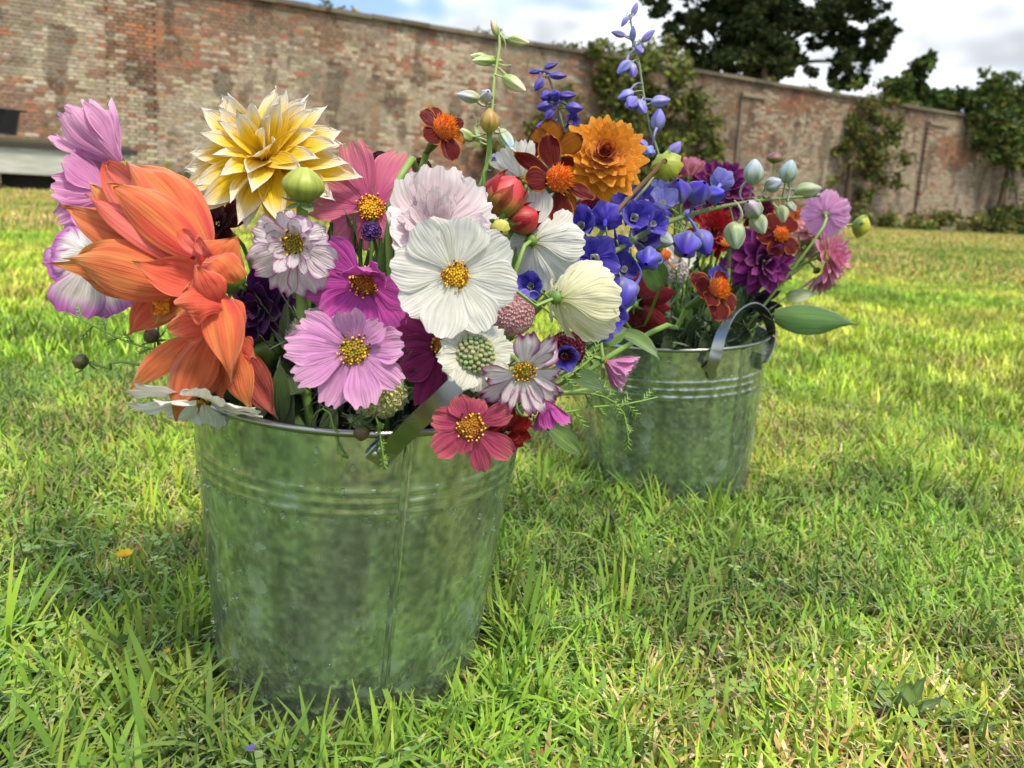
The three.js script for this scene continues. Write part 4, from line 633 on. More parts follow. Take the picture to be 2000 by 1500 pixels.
{ // the big orange dahlia: every petal laid by hand
  const g = thing('dahlia_flower', 'big orange dahlia with long curling petals at the left, the largest flower', 'flower', at(392, 545, 0.50)); frame(g, [-0.5, -0.1, 1]);
  const OR = C('#e56646'), GO = C('#e08650'), RE = C('#dc4e4a'), PK = C('#ea8078'), YE = C('#e4a45c'), BR = C('#d07046');
  const cA = pc({ base: RE, main: OR, tip: GO, mid: C('#e07848'), streak: C('#e69658'), sk: 0.55, bl: 0.6 }), cG = pc({ base: OR, main: GO, tip: YE, streak: OR, sk: 0.6, bl: 0.4 }), cP = pc({ base: RE, main: PK, tip: OR, streak: C('#d4503c'), sk: 0.6 }), cB = pc({ base: OR, main: BR, tip: GO, streak: C('#a84f24'), sk: 0.6 }), cR = pc({ base: C('#d2443a'), main: C('#e4664c'), tip: C('#e6805c'), streak: C('#d4544a'), sk: 0.6, edge: C('#e08a6a'), ew: 0.05 });
  const P = (b, t, w, o) => petalPx(g, b, t, w * 1.1, { twist: rr(-0.5, 0.5), ruf: 0.06, nr: 7, crumple: 0.14, tip: rr(-0.07, 0.05), nu: 26, nv: 16, ...o });
  // upper fan
  P([300, 470, 0.52], [160, 346, 0.54], 44, { col: cG, arc: 0.06, cup: 0.5 });
  P([360, 470, 0.50], [192, 306, 0.53], 86, { col: cP, arc: 0.12, cup: 0.7, n: [-0.3, 0.4, 1] });
  P([398, 475, 0.475], [240, 312, 0.51], 118, { col: cA, arc: 0.16, cup: -0.75, n: [0.45, 0.55, 0.8], side: 0.02 });
  P([385, 492, 0.465], [208, 358, 0.485], 92, { col: cA, arc: 0.13, cup: -0.65, n: [0.2, 0.5, 1] });
  P([378, 510, 0.468], [168, 384, 0.495], 72, { col: cP, arc: 0.10, cup: -0.4, n: [0, 0.5, 1] });
  P([360, 515, 0.478], [128, 410, 0.51], 92, { col: cB, arc: 0.1, cup: -0.5, n: [0, 0.4, 1], tip: 0.05 });
  P([372, 540, 0.482], [222, 470, 0.50], 86, { col: cB, arc: 0.10, cup: -0.4 });
  P([352, 552, 0.466], [124, 502, 0.475], 122, { col: cG, arc: 0.12, cup: -0.8, n: [0.1, 0.4, 1], tip: -0.04 });
  P([270, 540, 0.49], [97, 512, 0.50], 46, { col: cG, arc: -0.06, tip: 0.1, cup: 0.6 });
  P([300, 560, 0.50], [150, 535, 0.51], 60, { col: cB, arc: 0.1 });
  // lower left, hanging, partly in shade of the upper ones
  P([342, 560, 0.492], [248, 655, 0.49], 78, { col: cR, arc: 0.08, cup: -0.3 });
  P([350, 570, 0.488], [300, 640, 0.48], 60, { col: cG, arc: 0.1, cup: 0.4 });
  P([372, 660, 0.482], [250, 772, 0.475], 52, { col: cG, arc: 0.12, cup: -0.6, n: [0.3, 0.4, 1], tip: 0.04 });
  P([420, 655, 0.486], [385, 806, 0.478], 86, { col: cB, arc: 0.1, cup: -0.5 });
  P([408, 655, 0.474], [350, 824, 0.464], 92, { col: cB, arc: 0.14, cup: -0.7, n: [-0.2, 0.2, 1] });
  P([440, 650, 0.486], [430, 790, 0.482], 78, { col: cB, arc: 0.1 });
  P([455, 690, 0.482], [491, 806, 0.480], 58, { col: cG, arc: 0.1, cup: -0.4 });
  P([470, 690, 0.50], [542, 820, 0.497], 66, { col: pc({ main: C('#b8584e'), base: C('#b03a44'), tip: C('#c0705c') }), arc: 0.06, cup: 0.3 });
  P([465, 680, 0.485], [500, 700, 0.48], 60, { col: cR, arc: 0.1 });
  // right hand: hooded and hanging petals nearest the viewer
  P([405, 540, 0.468], [462, 460, 0.474], 110, { col: cA, arc: 0.2, cup: -0.9, n: [0.7, 0.2, 0.8] });
  P([398, 510, 0.458], [470, 548, 0.462], 108, { col: cA, arc: 0.34, cup: -0.9, n: [0.5, 0.5, 0.8], prof: 'spoon', round: 0.3 });
  P([400, 505, 0.452], [352, 448, 0.452], 34, { col: cP, arc: 0.1, cup: 0.9, prof: 'spoon' });
  P([412, 500, 0.450], [385, 462, 0.448], 30, { col: cP, arc: 0.2, cup: 1.2, prof: 'spoon' });
  P([402, 560, 0.458], [257, 512, 0.448], 88, { col: cR, arc: -0.06, cup: 0.75, cupT: 1.2, n: [0.1, 0.5, 1], tip: 0.06 });
  P([432, 590, 0.466], [480, 662, 0.462], 70, { col: cA, arc: 0.15, cup: -0.6 });
  P([425, 572, 0.460], [456, 748, 0.447], 84, { col: cA, arc: 0.17, cup: -0.85, n: [0.5, 0.1, 0.9], side: 0.03, tip: 0.03 });
  P([432, 592, 0.446], [345, 590, 0.438], 92, { col: cR, arc: 0.16, cup: -0.7, n: [0, 0.55, 0.8], prof: 'spoon', round: 0.3 });
  P([425, 590, 0.444], [384, 516, 0.440], 66, { col: cR, arc: 0.16, cup: -0.6, n: [-0.1, 0.3, 1] });
  P([428, 628, 0.456], [328, 648, 0.45], 66, { col: cR, arc: 0.16, cup: -0.7, n: [0, 0.5, 1], prof: 'spoon', round: 0.25 });
  const d = discGeo(0.011, 0.007, 60, DISC.gold[0], DISC.gold[1], C('#c9821a'), 22); const m = part('disc', d, discMat, g); m.position.copy(toLocal(g, [at(330, 584, 0.484)])[0]); m.rotation.y = -0.7;
  calyx(g, 0.012, 6, -0.02); stem(g, { len: 0.045, back: 0.02, r: 0.003, r1: 0.0035 });
}
reseed(63);
const YW = (t) => pc({ base: C('#fad410'), main: C('#fcdc24'), tip: C('#fbf5ec'), tl: lerp(0.54, 0.62, t), streak: C('#ecb90a'), sk: 0.3 });
dahlia({ label: 'yellow dahlia with white tipped petals, tallest bloom at the upper left', p: [522, 316, 0.56], face: f(0.02, 0.36), roll: 20, R: 176, N: 52, wd: 0.42, tIn: 72, tOut: -14, tp: 0.7, lIn: 0.5, lp: 0.6, cols: YW, cup: 0.35, cupT: 1.1, bend: -0.3, bend2: 0.4, zc: 0.1, rb: 0.12, jit: 17, st: { len: 0.05, r: 0.003 } });
const POM = (t) => pc({ base: mixc(C('#c23a1a'), C('#ea8616'), step(0.05, 0.3, t)), main: mixc(C('#cc4a20'), C('#f6a424'), step(0.05, 0.35, t)), edge: mixc(C('#d8502c'), C('#f8b860'), step(0.05, 0.4, t)), ew: 0.08, streak: C('#d8781a'), sk: 0.35 });
dahlia({ label: 'round orange ball dahlia with neat rows of cupped petals and red heart', p: [1178, 310, 0.66], face: f(0.0, 0.12), R: 84, N: 98, wd: 0.46, tIn: 88, tOut: -22, tp: 0.8, lIn: 0.2, lp: 0.8, prof: 'round', cols: POM, cup: 0.6, cupT: -0.1, bend: 0.35, zc: 0.45, rb: 0.3, round: 0.25, jit: 1.5, ruf: 0, crumple: 0.015, st: { via: [[1190, 420, 0.69]], len: 0.03, r: 0.0024 } });
dahliaBud({ label: 'round green dahlia bud in front of the yellow and white dahlia', p: [592, 361, 0.492], face: f(0.1, 0.9, 0.25), R: 40, L: 1.75, cb: C('#8a9a3a'), ct: C('#a3ad4c'), flutes: 8, amp: 0.09, rib: C('#76862c'), bracts: 5, bl: 1.0, bt: -18, st: { r: 0.004, r1: 0.003 } });
const REDBUD = { base: C('#b9a04a'), main: C('#c1303a'), tip: C('#c43440'), bl: 0.3, streak: C('#8e1424'), sk: 0.6 };
dahliaBud({ label: 'fat red dahlia bud striped yellow at its base, right of the pale blush cosmos', p: [985, 383, 0.56], face: f(0.6, 0.72, 0.35), R: 42, L: 2.1, cb: C('#8d9a3a'), ct: C('#c23a40'), rib: C('#8e1424'), petals: [[90, 1.95, REDBUD], [150, 1.9, REDBUD], [210, 1.85, { ...REDBUD, main: C('#c07a40') }], [270, 1.7, { ...REDBUD, main: C('#c99a48') }], [330, 1.8, { ...REDBUD, main: C('#c58a44') }], [30, 1.95, REDBUD]], bracts: 6, bl: 1.0, bt: 60, st: { len: 0.03 } });
dahliaBud({ label: 'smaller red dahlia bud lying just below the fat striped bud', p: [1022, 430, 0.565], face: f(0.85, 0.35, 0.35), R: 30, L: 2.2, cb: C('#7d7430'), ct: C('#b0202c'), rib: C('#7e1420'), petals: [[90, 2.1, REDBUD], [200, 1.9, REDBUD], [320, 2, REDBUD], [20, 2.1, REDBUD]], bracts: 5, bl: 1.1, bt: 60 });
dahliaBud({ label: 'small yellow green bud with leafy collar at the edge of the white cosmos', p: [977, 446, 0.525], face: f(0.15, -0.55, 0.8), R: 19, L: 1.5, cb: C('#9aa648'), ct: C('#c4be5c'), bracts: 6, bl: 1.7, bt: 10 });
dahliaBud({ label: 'upright green bud flushed red with a tuft of small leaves', p: [956, 237, 0.60], face: f(0.02, 0.97, 0.2), R: 18, L: 2.7, cb: C('#a8a040'), ct: C('#a89048'), rib: C('#8f4a34'), flutes: 12, amp: 0.08, bracts: 5, bl: 2.0, bt: -10, st: { via: [[948, 320, 0.605]], r: 0.0022 } });
dahliaBud({ label: 'green and yellow dahlia bud seen from its leafy back beside the orange ball dahlia', p: [1303, 325, 0.70], face: f(0.4, -0.25, -0.85), R: 30, L: 1.5, cb: C('#8c9a2e'), ct: C('#b4b43c'), flutes: 8, amp: 0.12, bracts: 5, bl: 1.3, bt: 30, st: { via: [[1262, 352, 0.70], [1205, 412, 0.70], [1120, 530, 0.68]], col: C('#7a5a3c'), len: 0.016, r: 0.0022 } });
reseed(64);
marigold({ label: 'dark red marigold with orange tuft on a long curved green neck, upper middle', p: [866, 252, 0.545], face: f(0.45, 0.35, 0.75), R: 52, disc: 0.5, cal: 1.5, list: [[285, 1.1, 1.0, -8], [340, 0.85, 0.6, -10, -0.2, 0, 1], [215, 0.85, 0.9, 6], [150, 0.9, 0.9, 15], [110, 0.9, 0.8, 0], [20, 0.7, 0.6, 20, 0.4]], st: { via: [[800, 312, 0.535], [772, 370, 0.53], [760, 425, 0.53]], r: 0.0028, r1: 0.0022 } });
marigold({ label: 'ragged crimson marigold with orange tuft beside the orange ball dahlia', p: [1090, 350, 0.575], face: f(0.35, 0.1, 0.9), R: 74, disc: 0.38, cal: 1.2, list: [[275, 1.2, 0.75, -5, -0.2], [185, 0.8, 0.75, 10], [150, 1.2, 0.45, -10, 0.2, 0.8], [110, 1.05, 0.7, 10, 0.2, 0.4], [335, 0.95, 0.5, 0, 0.3, 0.6], [310, 1.05, 0.4, -20, -0.5, 0, 1]], st: { via: [[1020, 420, 0.575], [985, 470, 0.575]], r: 0.003 } });
marigold({ label: 'crimson marigold showing the mustard backs of its petals above the ragged one', p: [1078, 305, 0.61], face: f(0.4, 0.55, -0.6), R: 62, disc: 0.3, cal: 1.2, list: [[100, 1.0, 1.0, 15, 0.1, 0, 1], [60, 0.9, 0.8, 15, 0.3, 0, 1], [160, 1.0, 0.8, 15, 0.2, 0, 1], [20, 0.8, 0.8, 10, 0.3, 0.3], [300, 0.6, 0.7, 20], [220, 0.6, 0.7, 20]] });
marigold({ label: 'dark red marigold with orange tuft on a long stem before the looped handle', p: [1400, 566, 0.80], face: f(0.42, 0.36, 0.8), R: 50, disc: 0.44, cal: 1.7, list: [[265, 1.1, 1.1, -6], [315, 1.0, 1.0, -5], [175, 0.9, 1.0, 5], [145, 1.05, 0.9, -5, -0.3], [220, 0.8, 0.8, 10], [60, 0.7, 0.7, 20]], st: { via: [[1300, 636, 0.80], [1230, 672, 0.76], [1150, 722, 0.70], [1080, 775, 0.61]], r: 0.003, r1: 0.0022, rel: [0.8, 0.3] } });
scabious({ label: 'white scabious dome half hidden behind the light pink cosmos', p: [612, 655, 0.515], face: f(-0.35, 0.2, 0.9), R: 62, dome: 0.78, cIn: C('#c9c4b0'), cOut: C('#e4e0d4'), n: 120, rayCol: C('#e4e2d8'), ray: 12 });
scabious({ label: 'greenish cream scabious lowest at the front under the light pink cosmos', p: [742, 768, 0.482], face: f(0.15, -0.35, 0.9), R: 58, dome: 0.72, cIn: C('#b4b878'), cOut: C('#d4d4a2'), n: 80, cluster: 0.22, rayCol: C('#d6d8b0'), ray: 10 });
scabious({ label: 'white scabious with a green beaded centre left of the purple edged cosmos', p: [928, 692, 0.472], face: f(0.35, 0.3, 0.85), R: 82, dome: 0.46, green: true, cIn: C('#8c9a66'), cOut: C('#a3ad80'), n: 80, rayCol: C('#e2e5da'), ray: 9 });
scabious({ label: 'dusty pink scabious puff between the white and the cream cosmos', p: [1000, 612, 0.525], face: f(0.15, 0.1), R: 50, dome: 0.85, cIn: C('#b88a90'), cOut: C('#d9b9c0'), n: 170, cluster: 0.13, ray: 0 });
scabious({ label: 'burgundy scabious under the cream cosmos', p: [1108, 682, 0.56], face: f(0.2, 0.1), R: 40, dome: 0.85, cIn: C('#3c0a1e'), cOut: C('#6e1838'), n: 110, ray: 0, cluster: 0.16, st: { rel: [0.7, 0.2] } });
scabious({ label: 'dark maroon scabious peeping out between the salmon cosmos petals', p: [742, 318, 0.62], face: f(0, 0.4), R: 26, dome: 0.85, cIn: C('#2c0a18'), cOut: C('#52182c'), n: 70, ray: 0, cluster: 0.2 });
scabious({ label: 'maroon scabious behind the blush cosmos beside the marigold neck', p: [820, 330, 0.63], face: f(0, 0.4), R: 26, dome: 0.85, cIn: C('#380a1c'), cOut: C('#601430'), n: 70, ray: 0, cluster: 0.2 });
scabious({ label: 'crimson scabious tucked under the orange ball dahlia', p: [1155, 408, 0.70], face: f(0, 0.2), R: 34, dome: 0.85, cIn: C('#7c1838'), cOut: C('#a83a5c'), n: 90, ray: 0, cluster: 0.16 });
scabious({ label: 'grey white scabious seen in the gap below the magenta cosmos', p: [788, 640, 0.53], face: f(0, 0.2), R: 34, dome: 0.85, cIn: C('#8a8074'), cOut: C('#c8c2b4'), n: 80, ray: 0, cluster: 0.18 });
scabious({ label: 'small violet verbena cluster below the salmon cosmos eye', p: [725, 452, 0.545], face: f(0, 0.3), R: 24, dome: 0.8, cIn: C('#3a1d40'), cOut: C('#7a58b0'), n: 50, ray: 0, cluster: 0.2 });
scabious({ label: 'small violet verbena cluster at the right edge of the yellow dahlia', p: [652, 330, 0.60], face: f(0, 0.3), R: 20, dome: 0.8, cIn: C('#4a2a60'), cOut: C('#7a58b0'), n: 50, ray: 0, cluster: 0.2 });
reseed(65);
dahlia({ label: 'deep purple dahlia in shadow behind the white purple edged double cosmos', p: [520, 600, 0.545], face: f(-0.2, -0.1, 0.9), R: 86, N: 26, wd: 0.6, tIn: 60, tOut: 0, cols: () => pc({ base: C('#2c0838'), main: C('#4a1060'), streak: C('#38094c'), tip: C('#5e1a74') }), cup: 0.6 });
dahlia({ label: 'red dahlia low inside the front bucket behind the dusky rose cosmos', p: [985, 838, 0.52], face: f(0.4, -0.3, 0.8), R: 62, N: 22, wd: 0.6, tIn: 50, tOut: 0, cols: () => pc({ base: C('#6e0a12'), main: C('#a8141c'), streak: C('#8a0e16') }), cup: 0.6, st: { len: 0.01 } });
dahlia({ label: 'dark red dahlia in the shade just left of the yellow dahlia foot', p: [432, 440, 0.60], face: f(-0.2, 0.2), R: 62, N: 26, wd: 0.5, tIn: 60, tOut: -10, cols: () => pc({ base: C('#3a0812'), main: C('#5a0f1c') }) });
cosmosBud('thread collared cosmos bud sticking out at the far left', [158, 706, 0.54], [-0.8, 0.1, 0.5], 17, { via: [[220, 705, 0.53], [290, 716, 0.53]] });
cosmosBud('dark cosmos bud hanging under the orange dahlia at left', [296, 656, 0.535], [-0.3, 0.5, 0.6], 18, { via: [[330, 700, 0.535]] });
cosmosBud('dark cosmos bud with thread collar hanging over the middle of the front rim', [706, 846, 0.478], [0.1, -0.8, 0.6], 18, { len: 0.012 });
dahliaBud({ label: 'large shaded green bud deep among the threads under the purple dahlia', p: [527, 693, 0.535], face: f(0, -0.9, 0.4), R: 34, L: 1.6, cb: C('#3d5a20'), ct: C('#5d7a26'), flutes: 8, bracts: 5 });
// larkspur spikes
spike('tall pale green delphinium spike of closed buds at the top middle', [[948, 330, 0.62], [955, 280, 0.62], [962, 200, 0.62], [966, 150, 0.62], [976, 90, 0.62], [975, 62, 0.62]], [[967, 55, 0.62, 36, [-0.4, 0.9, 0.2], 'green'], [1013, 80, 0.62, 44, [0.95, -0.25, 0.2], 'green'], [945, 118, 0.62, 46, [-0.95, -0.1, 0.2], 'green'], [938, 112, 0.63, 40, [-0.95, 0.15, 0], 'green'], [1004, 164, 0.615, 56, [0.8, -0.55, 0.2], 'green', 0.46], [915, 188, 0.62, 46, [-0.97, 0.1, 0.2], 'pale', 0.5], [950, 187, 0.61, 36, [0.2, 0.2, 0.9], 'pale', 0.7], [905, 262, 0.62, 50, [-0.8, 0.4, 0.1], 'green'], [932, 262, 0.62, 36, [0.3, -0.9, 0.1], 'green', 0.3], [990, 272, 0.62, 50, [0.45, -0.8, 0.2], 'pale', 0.46], [962, 312, 0.615, 36, [0.2, 0, 0.9], 'lilac', 0.7]], null, { col: C('#93a862'), r: 0.0022, rel: [0.2, -0.2] });
spike('short violet delphinium spike behind the orange ball dahlia', [[1112, 300, 0.72], [1098, 240, 0.72], [1075, 160, 0.72], [1066, 140, 0.72]], [[1076, 128, 0.72, 28, [0.9, 0.3, 0.1], 'violet'], [1044, 140, 0.72, 24, [-0.9, -0.2, 0.1], 'violet'], [1090, 148, 0.715, 34, [1, -0.05, 0.1], 'violet'], [1052, 166, 0.715, 30, [-0.5, -0.8, 0.3], 'violet', 0.55], [1108, 186, 0.715, 34, [1, 0, 0.1], 'violet', 0.5], [1066, 188, 0.715, 30, [-0.6, -0.4, 0.7], 'violet', 0.7], [1084, 186, 0.71, 30, [0.2, 0, 0.9], 'violet', 0.7], [1122, 211, 0.715, 34, [1, -0.1, 0.2], 'violet', 0.6], [1064, 208, 0.715, 34, [-0.8, -0.3, 0.4], 'violet', 0.65], [1072, 224, 0.715, 30, [-0.3, -0.9, 0.2], 'violet', 0.6], [1060, 250, 0.72, 34, [-0.8, -0.2, 0.4], 'violet', 0.7]], [[1080, 256, 0.715, 26, [-0.3, -0.2, 0.9], 0, 'violet', 40], [1112, 242, 0.72, 24, [0.4, 0.2, 0.8], 0, 'violet', 45]], { col: C('#6a6a5a'), r: 0.002, rel: [0.4, -0.3] });
spike('tallest lilac blue delphinium spike standing against the sky', [[1288, 320, 0.74], [1272, 260, 0.74], [1258, 190, 0.74], [1246, 110, 0.74], [1238, 75, 0.74], [1230, 30, 0.74]], [[1240, 18, 0.74, 28, [0.3, 0.9, 0.1], 'lilac'], [1220, 42, 0.74, 26, [-0.5, -0.8, 0.1], 'lilac'], [1208, 66, 0.735, 30, [-0.95, 0.2, 0.1], 'lilac'], [1236, 66, 0.73, 30, [0, 0.8, 0.5], 'lilac'], [1266, 70, 0.74, 34, [0.7, 0.6, 0.1], 'lilac'], [1249, 98, 0.74, 30, [0.2, -0.5, 0.6], 'lilac', 0.55], [1219, 132, 0.735, 40, [-0.6, -0.6, 0.2], 'lilac', 0.5], [1236, 138, 0.735, 32, [0.1, -0.9, 0.2], 'lilac', 0.55], [1222, 186, 0.735, 36, [-0.8, -0.4, 0.2], 'lilac', 0.55], [1234, 202, 0.73, 36, [-0.3, -0.6, 0.7], 'lilac', 0.75], [1253, 210, 0.73, 36, [0.3, -0.8, 0.5], 'lilac', 0.6], [1290, 198, 0.735, 38, [0.95, 0.15, 0.1], 'lilac', 0.6], [1286, 234, 0.735, 42, [0.1, 0.95, 0.2], 'lilac', 0.65], [1252, 285, 0.74, 36, [-0.5, 0.6, 0.4], 'lilac', 0.7], [1318, 292, 0.735, 36, [0.5, 0.7, 0.2], 'lilac', 0.6], [1268, 296, 0.735, 32, [0, -0.4, 0.8], 'lilac', 0.7]], null, { col: C('#6a7a5a'), r: 0.0022, rel: [0.5, -0.2] });
spike('long blue delphinium spike leaning out to the right with open blue florets', [[1080, 545, 0.60], [1150, 520, 0.63], [1210, 485, 0.66], [1290, 440, 0.70], [1390, 408, 0.75], [1480, 392, 0.79], [1560, 385, 0.82], [1600, 382, 0.83]],
  [[1325, 372, 0.71, 52, [-0.2, 0.6, 0.75], 'blue', 0.85], [1365, 374, 0.715, 50, [0.2, 0.5, 0.8], 'blue', 0.9], [1398, 380, 0.73, 40, [0.6, 0.1, 0.7], 'blue', 0.8], [1340, 480, 0.70, 60, [-0.2, -0.6, 0.7], 'blue', 0.85], [1372, 474, 0.72, 56, [0.3, -0.8, 0.4], 'blue', 0.7], [1266, 507, 0.66, 50, [-0.3, -0.4, 0.85], 'blue', 0.9], [1296, 468, 0.70, 44, [0.5, -0.3, 0.5], 'grey', 0.7], [1472, 336, 0.775, 48, [0.05, 0.95, 0.2], 'grey', 0.72], [1540, 335, 0.80, 44, [0.2, 0.9, 0.2], 'grey', 0.68], [1510, 360, 0.79, 34, [0.7, 0.3, 0.6], 'grey', 0.8], [1578, 372, 0.825, 48, [0.95, 0.15, 0.2], 'ggrey', 0.6], [1470, 408, 0.775, 44, [-0.6, 0.5, 0.6], 'grey', 0.75], [1436, 460, 0.76, 54, [0.05, -0.97, 0.2], 'ggrey', 0.7], [1482, 436, 0.78, 46, [0.3, -0.85, 0.3], 'ggrey', 0.66], [1528, 418, 0.80, 34, [0.1, -0.95, 0.2], 'ggrey', 0.66], [1545, 405, 0.81, 26, [0.3, -0.6, 0.5], 'ggrey', 0.7], [1215, 575, 0.635, 64, [-0.1, -0.85, 0.5], 'blue', 0.95]],
  [[1138, 445, 0.63, 42, [-0.35, 0.2, 0.9], 10], [1182, 432, 0.645, 40, [0.1, 0.5, -0.8], 0, 'blue', 35], [1236, 428, 0.665, 42, [0.05, 0.1, 0.95], 30], [1290, 405, 0.69, 36, [0.1, 0.5, 0.6], 30, 'lilac', 40], [1158, 505, 0.62, 48, [0.1, -0.05, 0.95], 50, 'blue', 15], [1072, 505, 0.60, 46, [-0.4, 0.4, -0.75], 20, 'blue', 40], [1268, 440, 0.68, 34, [0.5, 0.2, 0.8], 0, 'blue', 40], [1406, 362, 0.74, 34, [0.4, 0.4, -0.6], 0, 'lilac', 45], [1030, 590, 0.56, 36, [-0.5, -0.2, 0.8], 0, 'blue', 40], [1150, 630, 0.60, 44, [0.5, -0.2, -0.5], 0, 'blue', 40], [1205, 470, 0.66, 36, [0.2, -0.3, -0.7], 0, 'blue', 45]], { col: C('#5c6e3c'), r: 0.0042, rt: 0.0016, rel: [0.6, 0.1], flat: true, big: 1.18 });

/* ------------------------------------------------ flowers of the back bucket */
reseed(66);
const st2 = { k: 1 };
const dz = (label, p, face, R, N, wd, cols, o = {}) => dahlia({ label, p, face, R, N, wd, cols: () => pc(cols), st: st2, levels: 5, cup: 0.6, ...o });
dz('dark red dahlia with its back to the viewer above the rim of the back bucket', [1240, 592, 0.93], [0.35, 0.15, -0.6], 78, 34, 0.5, { base: C('#4a0818'), main: C('#74101f'), streak: C('#5a0c1a'), tip: C('#861428') }, { tOut: 0, tIn: 60 });
dz('purple ball dahlia at the top of the back bouquet', [1402, 378, 1.10], [-0.1, 0.3, 0.9], 74, 90, 0.34, { base: C('#4a0a44'), main: C('#6e1460'), tip: C('#801c70') }, { tIn: 88, tOut: -30, prof: 'spoon', cup: 0.9, zc: 0.35 });
dz('bright red dahlia behind the blue delphinium', [1392, 455, 1.05], [-0.1, 0.1, 0.9], 56, 60, 0.4, { base: C('#6e0a10'), main: C('#a8141c'), tip: C('#b01c24') }, { tIn: 85, tOut: -10 });
dz('magenta purple dahlia in the middle of the back bouquet', [1482, 505, 1.02], [0.15, -0.25, 0.85], 86, 44, 0.42, { base: C('#4c0c58'), main: C('#84207c'), tip: C('#a04098'), streak: C('#681468') }, { tIn: 70, tOut: -25 });
dz('deep purple dahlia shaded low at the back bucket rim', [1470, 590, 1.06], [0.1, -0.6, 0.7], 60, 30, 0.45, { base: C('#1c0820'), main: C('#38104a') });
dz('pink dahlia with pale yellow centre, farthest right', [1612, 500, 1.05], [0.75, 0.1, 0.55], 66, 46, 0.42, { base: C('#f0d09a'), main: C('#e684b2'), tip: C('#ee9cc4'), streak: C('#ecb4cc') }, { tIn: 75, tOut: -15 });
dz('faded pink dahlia hanging under the pale centred one', [1600, 535, 1.08], [0.45, -0.75, 0.2], 56, 30, 0.45, { base: C('#a87848'), main: C('#d892b2'), tip: C('#dea4c0') }, { tIn: 60, tOut: 0 });
dz('pale cream dahlia left of the pink one', [1568, 480, 1.09], [0.2, -0.4, 0.7], 42, 30, 0.45, { base: C('#c0b070'), main: C('#d8cfae'), tip: C('#e0d8c4') });
dz('orange dahlia peeping over the small dark marigold', [1548, 438, 1.10], [0, 0.5, 0.8], 44, 26, 0.5, { base: C('#b85014'), main: C('#d87828') });
dz('dark crimson dahlia behind the grey delphinium buds', [1480, 420, 1.14], [0, 0.2, 0.9], 44, 40, 0.4, { base: C('#3a0818'), main: C('#6a1030') });
dz('pink dahlia just right of the small cream one, coral at heart', [1585, 452, 1.07], [-0.2, 0.5, 0.7], 40, 26, 0.5, { base: C('#d88a7a'), main: C('#dc9aa0'), tip: C('#e0aab4') });
cosmos({ label: 'mauve pink cosmos seen from behind at the right edge of the back bouquet', p: [1612, 418, 1.02], face: f(0.35, 0.25, -0.85), R: 48, n: 7, wd: 0.8, tilt: 10, disc: 0.1, col: LILACPINK, st: { k: 1 } });
cosmos({ label: 'pale pink petalled cosmos beside the purple ball dahlia', p: [1348, 345, 1.08], face: f(0.2, 0.8, 0.4), R: 38, n: 6, wd: 0.9, tilt: 55, disc: 0.1, col: pc({ main: C('#d88aa0'), base: C('#c86a90') }), st: { k: 1 } });
cosmos({ label: 'small violet pink cosmos left of the purple ball dahlia', p: [1330, 345, 1.12], face: f(-0.3, 0.5, 0.7), R: 34, n: 6, wd: 0.8, tilt: 30, disc: 0.1, col: PLUM, st: { k: 1 } });
cosmos({ label: 'white cosmos partly hidden under the blue delphinium florets', p: [1322, 500, 1.0], face: f(0.2, 0.1, 0.9), R: 36, n: 7, wd: 0.9, tilt: 20, col: WHITE, st: { k: 1 } });
scabious({ label: 'greyish white scabious beside the dark red dahlia', p: [1318, 530, 0.99], face: f(0.1, 0.2, 0.9), R: 30, dome: 0.85, cIn: C('#a89ca0'), cOut: C('#cfc8cc'), n: 80, ray: 0, cluster: 0.2, st: { k: 1 } });
marigold({ label: 'small very dark red marigold at the centre right of the back bouquet', p: [1524, 458, 0.99], face: f(0.1, 0.1, 0.95), R: 40, disc: 0.38, list: [[45, 1], [115, 1], [185, 1, 0.9], [250, 1.05, 1], [315, 1.05, 1]], st: { k: 1 } });
marigold({ label: 'closed yellow brown marigold head under the red dahlia', p: [1425, 480, 1.0], face: f(0, 0.97, 0.1), R: 20, disc: 0.8, cal: 2, list: [[40, 0.9, 0.8, 80], [130, 0.9, 0.8, 80], [250, 0.9, 0.8, 80]], st: { k: 1 } });
marigold({ label: 'orange tipped marigold peeping by the blue delphinium bud', p: [1298, 500, 0.92], face: f(0.6, 0.5, 0.4), R: 22, disc: 0.5, list: [[20, 1, 0.9, 10, 0, 0, 1], [110, 1, 0.9, 10, 0, 0, 1], [200, 1, 0.9, 10], [290, 1.4, 0.7, 0, 0, 0, 1]], st: { k: 1 } });
dahliaBud({ label: 'spiky green bud pointing right, outermost on the back bouquet', p: [1682, 442, 1.05], face: f(0.85, -0.25, 0.3), R: 22, L: 1.5, cb: C('#6d8a30'), ct: C('#b4b43c'), bracts: 7, bl: 1.5, bt: 30, st: { k: 1, via: [[1640, 458, 1.06], [1590, 500, 1.08]], col: C('#9aa850') } });
dahliaBud({ label: 'small dark green bud on a thin stalk standing above the back bouquet', p: [1513, 308, 1.08], face: f(0, 0.9, 0.3), R: 15, L: 1.5, cb: C('#6d7a34'), ct: C('#7a4a50'), bracts: 6, bl: 1.3, bt: 40, st: { k: 1, via: [[1500, 350, 1.08]], r: 0.0012 } });
